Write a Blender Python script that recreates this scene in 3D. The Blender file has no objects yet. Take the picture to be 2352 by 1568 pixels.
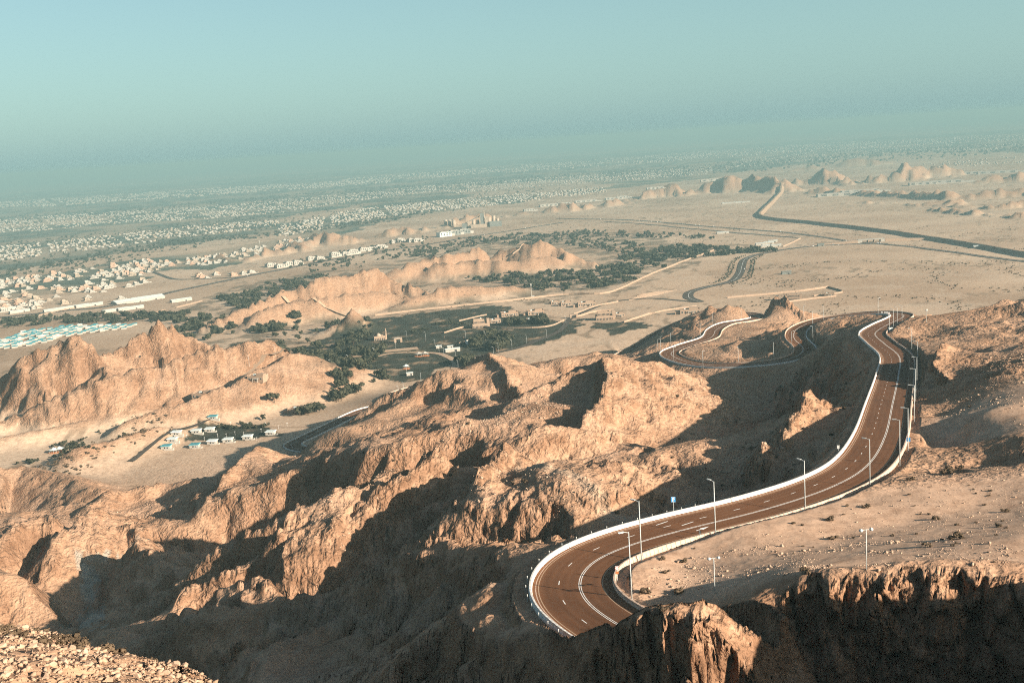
import bpy, bmesh, math, random
import numpy as np
from mathutils import Vector, Matrix

random.seed(7)
SC = bpy.context.scene
COL = SC.collection

# ------------------------------------------------------------------ camera
CZ = 300.0                       # camera height above the far plain datum
FPX, CX, CY = 2522.0, 1176.0, 784.0   # focal length and centre for a 2352 px wide frame
PITCH, ROLL = math.radians(10.25), math.radians(3.77)
cF = np.array([0, math.cos(PITCH), -math.sin(PITCH)])
cU0 = np.array([0, math.sin(PITCH), math.cos(PITCH)])
cR0 = np.array([1.0, 0, 0])
cR = math.cos(ROLL) * cR0 - math.sin(ROLL) * cU0
cU = math.sin(ROLL) * cR0 + math.cos(ROLL) * cU0
cam_d = bpy.data.cameras.new("camera")
cam_d.sensor_width = 36.0
cam_d.lens = 36.0 * FPX / 2352.0
cam_d.clip_start = 0.5
cam_d.clip_end = 200000.0
cam = bpy.data.objects.new("camera", cam_d)
COL.objects.link(cam)
m = Matrix.Identity(4)
for i in range(3):
    m[i][0], m[i][1], m[i][2] = cR[i], cU[i], -cF[i]
m[2][3] = CZ
cam.matrix_world = m
SC.camera = cam

# ------------------------------------------------------------------ sky, sun, exposure
SUN_EL = math.radians(20.0)
SUN_H = np.array([0.83, -0.56]); SUN_H = SUN_H / np.linalg.norm(SUN_H)
sun_dir = Vector((SUN_H[0] * math.cos(SUN_EL), SUN_H[1] * math.cos(SUN_EL), math.sin(SUN_EL)))
sun_l = bpy.data.lights.new("sun", 'SUN')
sun_l.energy = 5.0
sun_l.angle = math.radians(0.5)
sun_l.color = (1.0, 0.85, 0.675)
sun = bpy.data.objects.new("sun", sun_l)
COL.objects.link(sun)
sun.rotation_euler = sun_dir.to_track_quat('Z', 'Y').to_euler()
sun.location = (200, -200, 600)

world = bpy.data.worlds.new("World")
SC.world = world
world.use_nodes = True
wn, wl = world.node_tree.nodes, world.node_tree.links
wn.clear()
sky = wn.new('ShaderNodeTexSky'); sky.sky_type = 'NISHITA'
sky.sun_disc = False
sky.sun_elevation = SUN_EL
sky.sun_rotation = math.atan2(SUN_H[0], SUN_H[1])
sky.altitude = 300
sky.air_density = 1.0; sky.dust_density = 2.2; sky.ozone_density = 1.0
tint = wn.new('ShaderNodeMix'); tint.data_type = 'RGBA'; tint.blend_type = 'MULTIPLY'
tint.inputs[0].default_value = 1.0
tint.inputs[7].default_value = (0.74, 0.84, 0.78, 1)
bg = wn.new('ShaderNodeBackground'); bg.inputs[1].default_value = 0.05
wo = wn.new('ShaderNodeOutputWorld')
veil = wn.new('ShaderNodeMix'); veil.data_type = 'RGBA'        # dusty teal air, thickest towards the horizon
veil.inputs[7].default_value = (2.55, 4.5, 4.8, 1)
gtc = wn.new('ShaderNodeTexCoord'); gsep = wn.new('ShaderNodeSeparateXYZ'); gmap = wn.new('ShaderNodeMapRange')
gmap.interpolation_type = 'SMOOTHSTEP'
gmap.inputs[1].default_value = 0.0; gmap.inputs[2].default_value = 0.34; gmap.inputs[3].default_value = 0.55; gmap.inputs[4].default_value = 0.0
wl.new(gtc.outputs['Generated'], gsep.inputs[0]); wl.new(gsep.outputs[2], gmap.inputs[0]); wl.new(gmap.outputs[0], veil.inputs[0])
wl.new(sky.outputs[0], tint.inputs[6]); wl.new(tint.outputs[2], veil.inputs[6]); wl.new(veil.outputs[2], bg.inputs[0]); wl.new(bg.outputs[0], wo.inputs[0])

SC.view_settings.view_transform = 'Standard'
SC.view_settings.look = 'None'
SC.view_settings.exposure = 1.65
SC.cycles.max_bounces = 4; SC.cycles.diffuse_bounces = 2; SC.cycles.glossy_bounces = 2; SC.cycles.volume_bounces = 0
SC.cycles.use_adaptive_sampling = True; SC.cycles.adaptive_threshold = 0.025
SC.cycles.use_denoising = False; SC.cycles.filter_width = 1.1
SC.view_settings.gamma = 1.0
SC.view_settings.use_curve_mapping = False

# ------------------------------------------------------------------ picture helpers
def ray(px, py):
    return cF + (px - CX) / FPX * cR - (py - CY) / FPX * cU
def pD(px, py, D):
    """the place at ground depth D metres seen in that direction"""
    r = ray(px, py); t = D / r[1]
    return np.array([r[0] * t, r[1] * t, CZ + r[2] * t])
def pH(px, py, h):
    """the place h metres below the camera seen in that direction"""
    r = ray(px, py); t = h / -r[2]
    return np.array([r[0] * t, r[1] * t, CZ - h])
def dense(pts, n=5):
    """Catmull-Rom through rows of numbers"""
    P = np.array(pts, float); out = []
    Q = np.vstack([2 * P[0] - P[1], P, 2 * P[-1] - P[-2]])
    for i in range(1, len(Q) - 2):
        for k in range(n):
            t = k / n
            a, b, c, d = Q[i - 1], Q[i], Q[i + 1], Q[i + 2]
            out.append(0.5 * (2 * b + (c - a) * t + (2 * a - 5 * b + 4 * c - d) * t * t + (3 * b - a - 3 * c + d) * t ** 3))
    out.append(P[-1])
    return np.array(out)
def lin(pts, step=26.0):
    P = np.array(pts, float); out = [P[0]]
    for a, b in zip(P[:-1], P[1:]):
        n = max(1, int(math.hypot(b[0] - a[0], b[1] - a[1]) / step))
        for k in range(1, n + 1):
            out.append(a + (b - a) * k / n)
    return np.array(out)

# ------------------------------------------------------------------ noise
def _hash(ix, iy, seed):
    h = (ix.astype(np.int64) * 374761393 + iy.astype(np.int64) * 668265263 + seed * 974711) & 0xFFFFFFFF
    h = ((h ^ (h >> 13)) * 1274126177) & 0xFFFFFFFF
    return ((h ^ (h >> 16)) & 0xFFFF).astype(np.float32) / 65535.0
def noise(x, y, seed=0):
    ix = np.floor(x); iy = np.floor(y)
    fx = (x - ix).astype(np.float32); fy = (y - iy).astype(np.float32)
    def g(ox, oy):
        a = _hash(ix + ox, iy + oy, seed) * 6.2831853
        return np.cos(a) * (fx - ox) + np.sin(a) * (fy - oy)
    u = fx * fx * fx * (fx * (fx * 6 - 15) + 10); v = fy * fy * fy * (fy * (fy * 6 - 15) + 10)
    n00, n10, n01, n11 = g(0, 0), g(1, 0), g(0, 1), g(1, 1)
    return 1.5 * ((n00 + (n10 - n00) * u) * (1 - v) + (n01 + (n11 - n01) * u) * v)
def fbm(x, y, lam, octv, seed=0, gain=0.5, ridged=False):
    s = np.zeros(np.broadcast(x, y).shape, np.float32); a = 1.0
    for o in range(octv):
        ca, sa = math.cos(0.6 * o + 0.3), math.sin(0.6 * o + 0.3)
        n = noise((x * ca + y * sa) / lam, (-x * sa + y * ca) / lam, seed + 17 * o)
        if ridged: n = 1 - 2 * np.abs(n)
        s += a * n; a *= gain; lam *= 0.5
    return s
def sstep(a, b, x):
    t = np.clip((x - a) / (b - a), 0, 1)
    return t * t * (3 - 2 * t)

# ------------------------------------------------------------------ the mountain road: pixel, pixel, metres below camera
ROAD = [(1640,1478,72.2),(1540,1482,73.2),(1450,1466,74.4),(1388,1430,75.3),(1335,1390,76.2),(1312,1340,77.3),(1345,1290,78.4),(1430,1250,79.3),
 (1560,1212,80.2),(1750,1165,81.7),(1900,1115,83.5),(1982,1065,85.5),(2022,1000,89.2),(2040,930,95.5),(2056,860,104),
 (2058,818,110.5),(2024,788,115.5),(2004,766,120),(2030,747,125),(2062,732,130),(2070,723,133.5),(2030,719,136.5),
 (1950,724,139.5),(1880,735,143),(1835,755,147),(1828,777,150),(1850,800,152.3),(1830,820,154.6),(1760,834,157),
 (1650,840,160),(1575,831,163),(1537,812,166.5),(1570,795,170),(1628,776,174),(1642,757,177),(1670,743,180),
 (1715,736,183),(1742,729,186),(1720,721,190),(1650,721,195),(1575,738,200),(1515,765,204),(1470,793,208),(1380,835,211),
 (1250,868,215),(1080,868,221),(985,884,225),(925,898,227),(896,913,228.5),(905,932,230),(950,946,231)]
ROAD2 = [(905,930,231.5),(834,943,234),(750,982,236),(694,1009,237.5),(670,1021,238.3),(690,1031,239),(760,1040,239.5)]
def resample(P, step):
    P = np.asarray(P, float)
    s = np.concatenate([[0], np.cumsum(np.linalg.norm(np.diff(P[:, :2], axis=0), axis=1))])
    n = max(2, int(s[-1] / step) + 1)
    t = np.linspace(0, s[-1], n)
    return np.stack([np.interp(t, s, P[:, k]) for k in range(3)], 1)
def smooth_path(P, w):
    k = np.hanning(2 * w + 3)[1:-1]; k /= k.sum()
    Q = np.pad(P, ((w, w), (0, 0)), mode='edge')
    return np.stack([np.convolve(Q[:, i], k, 'valid') for i in range(P.shape[1])], 1)
def road_path(spec):
    P = np.array([pH(*q) for q in spec])
    P = resample(dense(P, 14), 2.0)
    P = smooth_path(P, 4)
    z = np.pad(P[:, 2], 12, mode='edge'); k = np.hanning(27)[1:-1]; k /= k.sum()
    P[:, 2] = np.convolve(z, k, 'valid')
    return P
road_c = road_path(ROAD)
road2_c = road_path(ROAD2)

# ------------------------------------------------------------------ terrain control lines (pixel, pixel, depth in metres)
def plain_h(r):
    return np.interp(np.log(r), np.log([600, 950, 1350, 2000, 3000, 5000, 8000, 15000, 60000]),
                     [236, 238, 243, 262, 288, 322, 342, 352, 356])
LINES = [
 # plateau beside the road, foreground right
 [(1480,1300,186),(1500,1350,178),(1560,1400,168)],
 [(1560,1300,193),(1660,1330,178),(1760,1290,184),(1900,1240,196),(2100,1190,210),(2352,1150,214)],
 [(1960,1150,228),(2100,1120,232),(2200,1095,240),(2352,1060,244)],
 [(1900,1300,168),(2100,1260,174),(2352,1230,170)],
 # cliff edge, then its foot
 [(1150,1428,171),(1200,1434,164),(1240,1438,157),(1300,1438,149),(1370,1446,141),(1440,1466,133),(1490,1490,128),(1560,1470,127),(1640,1425,131),(1720,1385,137),(1775,1365,141),(1830,1320,154),(1900,1350,150),(2000,1345,149),(2100,1330,148),(2200,1320,147),(2352,1330,145),(2500,1335,142)],
 [(1830,1300,166),(1900,1322,159),(2000,1316,158),(2100,1306,158),(2200,1297,157),(2352,1300,155),(2500,1300,153)],
 [(1195,1440,172),(1163,1400,179),(1153,1360,188),(1172,1320,196.5),(1200,1297,202.5)],
 [(1225,1432,173),(1185,1400,180.5),(1175,1360,189),(1190,1325,196.5)],
 [(1110,1395,176),(1105,1360,184),(1120,1330,192)],
 [(1180,1500,159),(1300,1560,143),(1440,1590,126),(1560,1600,117),(1700,1600,126),(1770,1600,133),(1840,1560,150),(1950,1600,145),(2000,1600,145),(2150,1600,143),(2352,1600,140)],
 # flank below the ledge, running down to the left
 [(1130,1415,178),(1050,1440,180),(950,1490,182),(860,1540,184),(800,1580,186)],
 
 # gully with the pale floor
 [(1120,1385,196),(1062,1401,210),(900,1418,232),(749,1440,252),(638,1440,268),(480,1450,300),(330,1470,330)],
 [(700,1500,240),(600,1560,228),(430,1560,250)],
 # the ridge leaving the ledge
 [(1234,1292,205),(1170,1275,212),(1108,1265,222),(1028,1251,238),(934,1265,250),(850,1310,255),(760,1360,260),(640,1388,270),(520,1405,285),(330,1418,310),(200,1470,330)],
 [(391,1350,330),(489,1345,318),(572,1370,305),(660,1365,298)],
 # ridge with the dirt track
 [(1880,1103,266),(1800,1112,275),(1700,1120,283),(1600,1128,288),(1480,1135,295),(1400,1125,308),(1330,1105,325),(1260,1080,345),(1190,1052,370),(1150,1035,385)],
 [(1420,1140,300),(1340,1190,288),(1250,1225,290)],
 [(1160,1045,380),(1110,1100,356),(1060,1170,338),(1010,1210,332)],
 [(1150,1035,385),(1080,1040,390),(1003,1056,392),(930,1085,390),(846,1101,385),(795,1140,370),(770,1185,356),(690,1230,352),(600,1290,346),(500,1330,346),(384,1356,350),(300,1400,350),(220,1460,352)],
 [(900,1200,370),(860,1290,350),(800,1300,346)],
 # long middle ridge
 [(1384,834,560),(1330,860,556),(1250,900,548),(1150,950,530),(1060,975,512),(1000,987,502),(920,1020,490),(830,1062,478),(780,1058,505),(730,1045,548),(690,1038,572),(590,1031,592),(520,1055,575),(450,1090,565),(370,1120,560),(300,1148,556),(200,1165,560),(100,1172,568),(0,1190,565)],
 # saddle from the track to the peak
 [(1150,1035,385),(1230,1010,425),(1330,985,462),(1390,930,500),(1400,880,535),(1384,834,560)],
 [(1384,834,560),(1440,838,585),(1510,845,620),(1560,850,650)],
 [(1500,960,530),(1600,920,600),(1640,890,640)],
 [(1180,1000,470),(1100,1025,462)],
 # basin in shade below the road
 [(1620,862,700),(1700,870,718),(1780,870,700),(1850,870,660),(1900,850,640)],
 [(1560,1000,540),(1650,960,590),(1750,920,640),(1850,905,600),(1920,900,500)],
 [(1480,1050,450),(1430,1040,445),(1560,1060,430)],
 # rocky knob and its ridge
 [(1848,932,375),(1800,965,372),(1740,1000,370),(1660,1040,358),(1580,1075,346),(1500,1105,336)],
 [(1848,932,375),(1890,955,366),(1930,970,350)],
 # below the straight
 [(1960,900,428),(1950,860,482),(1930,830,540),(1945,780,620)],
 [(1975,960,345),(1955,1000,318)],
 # hills right of the road
 [(2139,834,428),(2180,815,440),(2250,805,450),(2352,800,440)],
 [(2150,905,392),(2160,960,335),(2247,938,300),(2352,925,300)],
 [(2130,1010,304),(2190,1040,292),(2220,1000,306)],
 [(2160,870,402),(2250,870,360),(2352,870,340)],
 [(2140,1080,258),(2250,1060,258),(2352,1000,262)],
 [(2110,790,590),(2150,770,610),(2230,765,560),(2290,770,540),(2352,775,520)],
 [(2230,752,600),(2280,735,610),(2352,712,620)],
 [(2110,735,740),(2160,745,780),(2200,740,900),(2350,735,1000)],
 # inside and around the S-bend
 [(1900,740,770),(1950,740,760),(1990,742,735)],
 [(1940,775,690),(1900,790,700)],
 [(1640,815,800),(1700,800,818),(1760,785,832),(1790,800,775)],
 # rock outcrops at the road cut
 [(1730,700,1085),(1770,692,1080),(1805,693,1072),(1830,715,1056),(1860,742,1030)],
 [(1705,760,960),(1760,770,925),(1800,765,930)],
 [(1600,728,1075),(1640,716,1078),(1680,705,1082),(1694,712,1078)],
 [(1560,765,985),(1585,752,978),(1610,760,958)],
 [(1500,800,960),(1440,825,1000)],
 # hills on the far side, below the peak
 [(1127,819,800),(1160,835,790),(1200,850,780),(1240,872,765)],
 [(1127,819,800),(1090,840,815),(1040,855,840),(990,872,880)],
 [(1180,930,690),(1160,900,745),(1080,920,720)],
 [(1130,935,700),(1047,893,740),(1000,910,740),(900,947,730),(830,975,715),(760,1008,705),(700,1025,705)],
 [(990,880,930),(950,905,930),(930,940,900)],
 [(1260,830,900),(1320,812,930),(1400,820,940),(1480,825,880)],
 # left hills
 [(209,1188,500),(140,1200,500),(60,1225,488),(0,1250,470)],
 [(209,1188,500),(260,1205,498),(305,1225,492)],
 [(0,1310,440),(60,1350,430),(110,1400,420),(60,1440,410),(0,1420,405)],
 [(314,1262,440),(360,1275,432),(412,1290,422)],
 [(300,1390,410),(360,1380,408)],
 # pale wadi
 [(270,1272,500),(190,1285,520),(215,1330,502),(225,1380,480),(175,1430,455),(200,1470,430)],
 # near rubble, bottom left
 [(-120,1420,27),(0,1447,26),(60,1462,25.5),(130,1482,25),(210,1508,24.5),(300,1534,24),(380,1548,23.5),(440,1566,23),(520,1610,22),(650,1700,19)],
 [(-150,1600,17),(0,1640,17),(200,1700,16),(400,1760,15)],
 [(-100,1470,31),(100,1520,30),(300,1580,28),(470,1620,26)],
 [(-150,1800,36),(150,1900,34),(400,1950,32)],
]
# valley floors hidden behind nearer ridges: pixel column, depth, metres below camera
HID = [(1500,255,112),(1400,255,114),(1300,262,120),(1150,272,130),(1000,295,140),(850,305,148),(700,310,154),(550,322,160),(420,335,164),
 (1050,430,148),(950,432,158),(800,440,174),(650,445,182),(500,440,187),(400,440,188),(320,445,190),
 (1750,306,108),(1850,306,104),(1650,308,110),(1550,312,112),(1700,430,140),(1800,440,138),(1600,420,138),
 (1100,640,172),(950,640,188),(800,640,198),(650,650,212),(500,680,228),(350,690,238),(200,680,242),(50,680,244),(350,780,246),(200,780,248),(50,780,248),(480,780,244),
 (1250,680,170),(1350,680,168),(1450,700,172),(1150,850,205),(1300,820,200),
 (2352,40,30),(2352,60,42),(2352,80,58),(2352,120,82),(2100,60,44),(2100,90,66),(2100,125,86),(1850,60,50),(1850,100,76),(1850,122,92),(1560,60,55),(1560,90,80),(1560,108,90),
 (1300,60,60),(1300,100,92),(1300,135,108),(1000,100,96),(1000,140,108),(700,100,100),(700,160,112),(400,100,100),(400,170,118),(100,100,100),(100,200,140),(200,300,165),(-100,300,170),(2200,60,43),(2560,70,44),(2560,90,52)]
WORLD = []     # x, y, metres below camera: ground out of the picture
def build_controls():
    pts = []
    for ln in LINES:
        if len(ln) == 1: pts.append(pD(*ln[0])); continue
        for q in lin(ln): pts.append(pD(*q))
    for c in (road_c, road2_c):
        for i in range(0, len(c), 6): pts.append(c[i])
    # floor of the green valley and the plain behind it
    for px in range(-200, 2700, 90):
        for D in (1180, 1300, 1450, 1600):
            x = (px - CX) / FPX * D
            pts.append([x, D, CZ - plain_h(math.hypot(x, D))])
    for (px, D) in [(0,960),(120,940),(260,910),(380,880),(480,860),(560,850),(640,870),(700,900),(620,980),(760,1040),(860,1080),
                    (1000,1110),(1150,1080),(1300,1130),(1420,1130)]:
        x = (px - CX) / FPX * D
        pts.append([x, D, CZ - plain_h(math.hypot(x, D))])
    for px, D, h in HID: pts.append([(px - CX) / FPX * D, D, CZ - h])
    for x, y, h in WORLD: pts.append([x, y, CZ - h])
    return np.array(pts)
WORLD += [(-3,5,3),(3,5,3.4),(0,9,6.5),(6,10,8),(14,12,12),(25,20,24),(0,20,18),(10,30,32),(-60,80,110),(-60,140,140),(-120,220,165),
 (-30,30,40),(-60,30,60),(-20,10,9),(-40,0,25),(-80,0,60),(-120,60,100),(-200,150,170),(-300,300,190),(-100,-60,50),(-20,-20,-4),(-60,-80,10),(0,-60,-14),
 (10,-10,-1),(30,-10,-2),(60,0,14),(70,50,38),(80,109,48),(90,105,41),(112,103,40),(140,100,41),(180,95,42),(85,80,46),(110,70,42),(150,50,36),(160,120,56),(130,142,63),(120,180,70),(180,180,60),(228,123,62),(250,200,68),(160,260,80),(200,330,84),(300,330,76),  # includes an unseen ridge right of the frame, shaped to shade the cliff
 (60,-60,-8),(120,-30,14),(200,0,30),(300,60,45),(200,-150,-10),(400,-100,20),(400,150,50),(0,-200,-40),(-200,-200,40),(500,400,84),(400,500,90),(500,700,140),(700,800,200),(800,600,150),(800,200,120),(900,1100,240),(1200,900,240),(-500,500,210),(-500,300,200),(-700,700,236),(-900,900,238),(-1000,500,238),(-600,0,190),(-800,-300,200)]

# ------------------------------------------------------------------ free-standing ridges on the plain (crest pixel, pixel, depth), slope towards / away
def crest_rel(pts):
    """crest given as pixel x, base pixel y, height above the plain"""
    out = []
    for px, pyb, hh in pts:
        r = ray(px, pyb); D = 1500.0
        for _ in range(12):
            x = r[0] / r[1] * D; D = plain_h(math.hypot(x, D)) / (-r[2] / r[1])
        p = np.array([r[0] / r[1] * D, D, CZ - plain_h(math.hypot(r[0] / r[1] * D, D)) + hh]); out.append(p)
    return np.array(out)
RIDGES = []
def ridge(pts, sf, sb, rough=1.0, mode='D'):
    P = np.array([pD(*q) for q in pts]) if mode == 'D' else crest_rel(pts)
    RIDGES.append((P, sf, sb, rough))
# sharp spurs on the mountain, far end first
ridge([(1085,828,818),(1127,814,800),(1158,846,762),(1186,902,712),(1190,925,690)], 1.0, .42, .35)
ridge([(1384,826,556),(1398,868,520),(1382,920,488),(1338,974,455)], .95, .40, .3)
ridge([(1047,889,742),(1080,905,728),(1128,932,700)], .8, .35, .3)
ridge([(314,1258,444),(350,1290,424),(385,1335,405)], .85, .45, .35)
ridge([(1003,1050,394),(960,1085,384),(905,1120,376),(850,1135,372)], .7, .8, .35)
ridge([(1160,1040,384),(1118,1090,358),(1062,1160,338),(1012,1205,330)], 1.0, .55, .35)
ridge([(590,1028,592),(540,1070,560),(500,1120,530),(470,1170,508)], .8, .5, .3)
ridge([(730,1040,550),(700,1085,525),(690,1140,505)], .9, .45, .3)
ridge([(1848,926,376),(1836,960,362),(1800,1010,344),(1740,1060,330)], .85, .5, .4)
ridge([(2165,795,458),(2145,818,432),(2148,846,412),(2172,880,388)], 2.6, .35, .2)
ridge([(-140,1090,740),(-20,1078,790),(60,1076,800),(150,1098,765),(230,1128,715)], .36, .4, .25)
ridge([(1728,702,1105),(1768,682,1088),(1806,684,1076),(1832,708,1056),(1850,735,1035)], 1.3, 1.3, .5)
ridge([(1596,726,1082),(1640,708,1084),(1672,698,1086),(1694,702,1084)], 1.3, 1.3, .5)
ridge([(1560,762,985),(1585,748,980),(1606,756,968)], 1.1, 1.1, .5)
ridge([(209,1184,502),(150,1230,480),(100,1290,458)], .7, .4, .3)
# crags left of the green valley
ridge([(-160,905,1120),(-60,895,1120),(0,880,1125),(60,838,1130),(110,803,1135),(185,783,1140),(215,800,1135),(240,850,1120)], .62, .8, 1.3)
ridge([(225,862,1090),(260,820,1150),(310,780,1180),(375,744,1200),(420,760,1200),(455,785,1195),(480,795,1190)], .66, .8, 1.4)
ridge([(-100,1000,1010),(0,960,1025),(130,915,1040),(250,872,1060),(330,848,1085),(430,825,1110),(520,802,1140),(580,792,1160),(625,784,1175),(650,800,1170)], .55, .9, 1.0)
ridge([(-60,1012,955),(80,988,980),(200,966,1008),(330,950,1030)], .35, .4, .7)
ridge([(180,1030,880),(280,1004,915),(360,980,950)], .3, .35, .6)
ridge([(300,960,985),(420,925,1010),(520,890,1050),(600,850,1090),(680,815,1150)], .35, .5, .7)
# ridge in the middle of the valley
ridge([(470,752,1640),(520,722,1690),(580,698,1740),(650,672,1800),(720,645,1860),(780,637,1880),(830,628,1930),(872,618,1960),(905,643,1950),(960,662,1900)], .5, .65, 1.2)
ridge([(600,712,1680),(700,690,1740),(770,680,1780),(880,672,1820),(960,690,1800)], .42, .5, .8)
ridge([(880,712,1740),(960,680,1810),(1020,661,1860),(1080,655,1880),(1180,655,1900)], .32, .4, .5)
ridge([(770,738,1530),(812,712,1545),(850,735,1540)], .5, .5, .6)
ridge([(900,622,2250),(960,600,2330),(1040,585,2400),(1090,572,2460),(1130,585,2450),(1180,573,2470),(1215,568,2440),(1250,560,2430),(1290,580,2400),(1340,600,2330)], .5, .65, 1.2)
ridge([(1000,610,2290),(1100,600,2330),(1200,600,2310),(1260,590,2330)], .4, .4, .8)
# chain of far crags behind the works
ridge([(430,610,4),(500,597,18),(545,600,10),(600,592,14),(612,588,24),(660,585,14),(700,568,18),(745,560,38),(790,560,24),(850,552,10)], .5, .55, 1.6, 'B')
ridge([(850,545,10),(900,540,26),(960,530,16),(1000,525,8),(1050,515,24),(1100,508,30),(1150,500,6),(1230,490,18),(1290,485,34),(1340,480,16),(1400,472,28),(1450,465,6)], .4, .5, 1.7, 'B')
ridge([(1440,462,10),(1480,456,22),(1530,448,50),(1550,452,16),(1590,446,30),(1640,440,64),(1700,438,76),(1760,438,72),(1800,440,48),(1830,440,14)], .5, .6, 1.5, 'B')
ridge([(1800,425,16),(1840,424,40),(1890,420,74),(1930,422,34),(1980,421,22),(2030,417,48),(2060,413,70),(2085,411,54),(2110,408,88),(2150,404,40),(2190,402,10)], .42, .5, 2.0, 'B')
ridge([(1800,395,12),(1900,385,40),(2000,378,62),(2060,375,20)], .4, .4, 1.0, 'B')
# dark low hills on the right
ridge([(1820,445,3),(1880,442,24),(1960,446,14),(2040,452,21),(2100,455,24),(2180,458,27),(2260,455,24),(2352,450,28),(2420,450,24)], .4, .4, 1.3, 'B')
ridge([(1940,468,3),(2000,466,14),(2060,468,3),(2110,474,12),(2170,470,16),(2230,476,6),(2300,480,16),(2360,474,18),(2420,474,12)], .45, .4, 1.2, 'B')
ridge([(2100,482,3),(2160,484,13),(2230,494,12),(2280,498,3),(2330,500,16),(2400,500,12)], .45, .4, 1.2, 'B')
ridge([(2200,425,6),(2280,418,24),(2352,412,37),(2420,410,31)], .35, .35, 1.3, 'B')

# ------------------------------------------------------------------ height function
CT = build_controls()
CTt = np.arctan2(CT[:, 0], CT[:, 1]); CTv = np.log(np.hypot(CT[:, 0], CT[:, 1]))
_key = np.round(CTt / .006) * 100000 + np.round(CTv / .006)
_, _i = np.unique(_key, return_index=True)
CT, CTt, CTv = CT[_i], CTt[_i], CTv[_i]
CTh = CZ - CT[:, 2]
def _phi(r): return r
_A = _phi(np.hypot(CTt[:, None] - CTt[None], CTv[:, None] - CTv[None]))
_n = len(CTh)
_M = np.zeros((_n + 3, _n + 3)); _M[:_n, :_n] = _A - 0.005 * np.eye(_n)
_Q = np.stack([np.ones(_n), CTt, CTv], 1); _M[:_n, _n:] = _Q; _M[_n:, :_n] = _Q.T
_W = np.linalg.solve(_M, np.concatenate([CTh, np.zeros(3)]))
GTS, GVS = .0065, .009
GT = np.arange(-1.7, 2.7, GTS); GV = np.arange(math.log(3.0), math.log(1750.0), GVS)
def _grid():
    out = np.empty((len(GT), len(GV)), np.float32)
    v = GV.astype(np.float32); cv = CTv.astype(np.float32); w = _W.astype(np.float32)
    dv2 = (v[:, None] - cv[None]) ** 2
    for i, t in enumerate(GT):
        out[i] = np.sqrt(dv2 + ((t - CTt) ** 2).astype(np.float32)[None]) @ w[:_n] + w[_n] + w[_n + 1] * t + w[_n + 2] * v
    return out
GH = _grid()
def bil(G, t, v):
    a = np.clip((t - GT[0]) / GTS, 0, len(GT) - 1.001); b = np.clip((v - GV[0]) / GVS, 0, len(GV) - 1.001)
    i = a.astype(int); j = b.astype(int); fa = a - i; fb = b - j
    return (G[i, j] * (1 - fa) * (1 - fb) + G[i + 1, j] * fa * (1 - fb) + G[i, j + 1] * (1 - fa) * fb + G[i + 1, j + 1] * fa * fb)
def poly_dist(x, y, P):
    """distance to a polyline, its height there and the side"""
    best = np.full(x.shape, 1e9); zc = np.zeros(x.shape); sd = np.zeros(x.shape)
    for a, b in zip(P[:-1], P[1:]):
        d = b[:2] - a[:2]; L2 = float(d @ d) + 1e-9
        t = np.clip(((x - a[0]) * d[0] + (y - a[1]) * d[1]) / L2, 0, 1)
        qx = x - (a[0] + t * d[0]); qy = y - (a[1] + t * d[1])
        dd = qx * qx + qy * qy; m_ = dd < best
        best = np.where(m_, dd, best); zc = np.where(m_, a[2] + t * (b[2] - a[2]), zc)
        sd = np.where(m_, np.sign(d[0] * qy - d[1] * qx), sd)
    return np.sqrt(best), zc, sd
def poly_near(x, y, P, pad, blk=14):
    """poly_dist, but only worked out within pad metres"""
    best = np.full(x.shape, 1e6); zc = np.zeros(x.shape); sd = np.zeros(x.shape)
    for k in range(0, len(P) - 1, blk):
        Q = P[k:k + blk + 1]; ii = np.nonzero(near_mask(x, y, Q, pad))
        if len(ii[0]) == 0: continue
        d, z_, s_ = poly_dist(x[ii], y[ii], Q); m_ = d < best[ii]
        jj = tuple(q[m_] for q in ii)
        best[jj] = d[m_]; zc[jj] = z_[m_]; sd[jj] = s_[m_]
    return best, zc, sd
def near_mask(x, y, P, pad):
    return (x > P[:, 0].min() - pad) & (x < P[:, 0].max() + pad) & (y > P[:, 1].min() - pad) & (y < P[:, 1].max() + pad)

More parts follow.
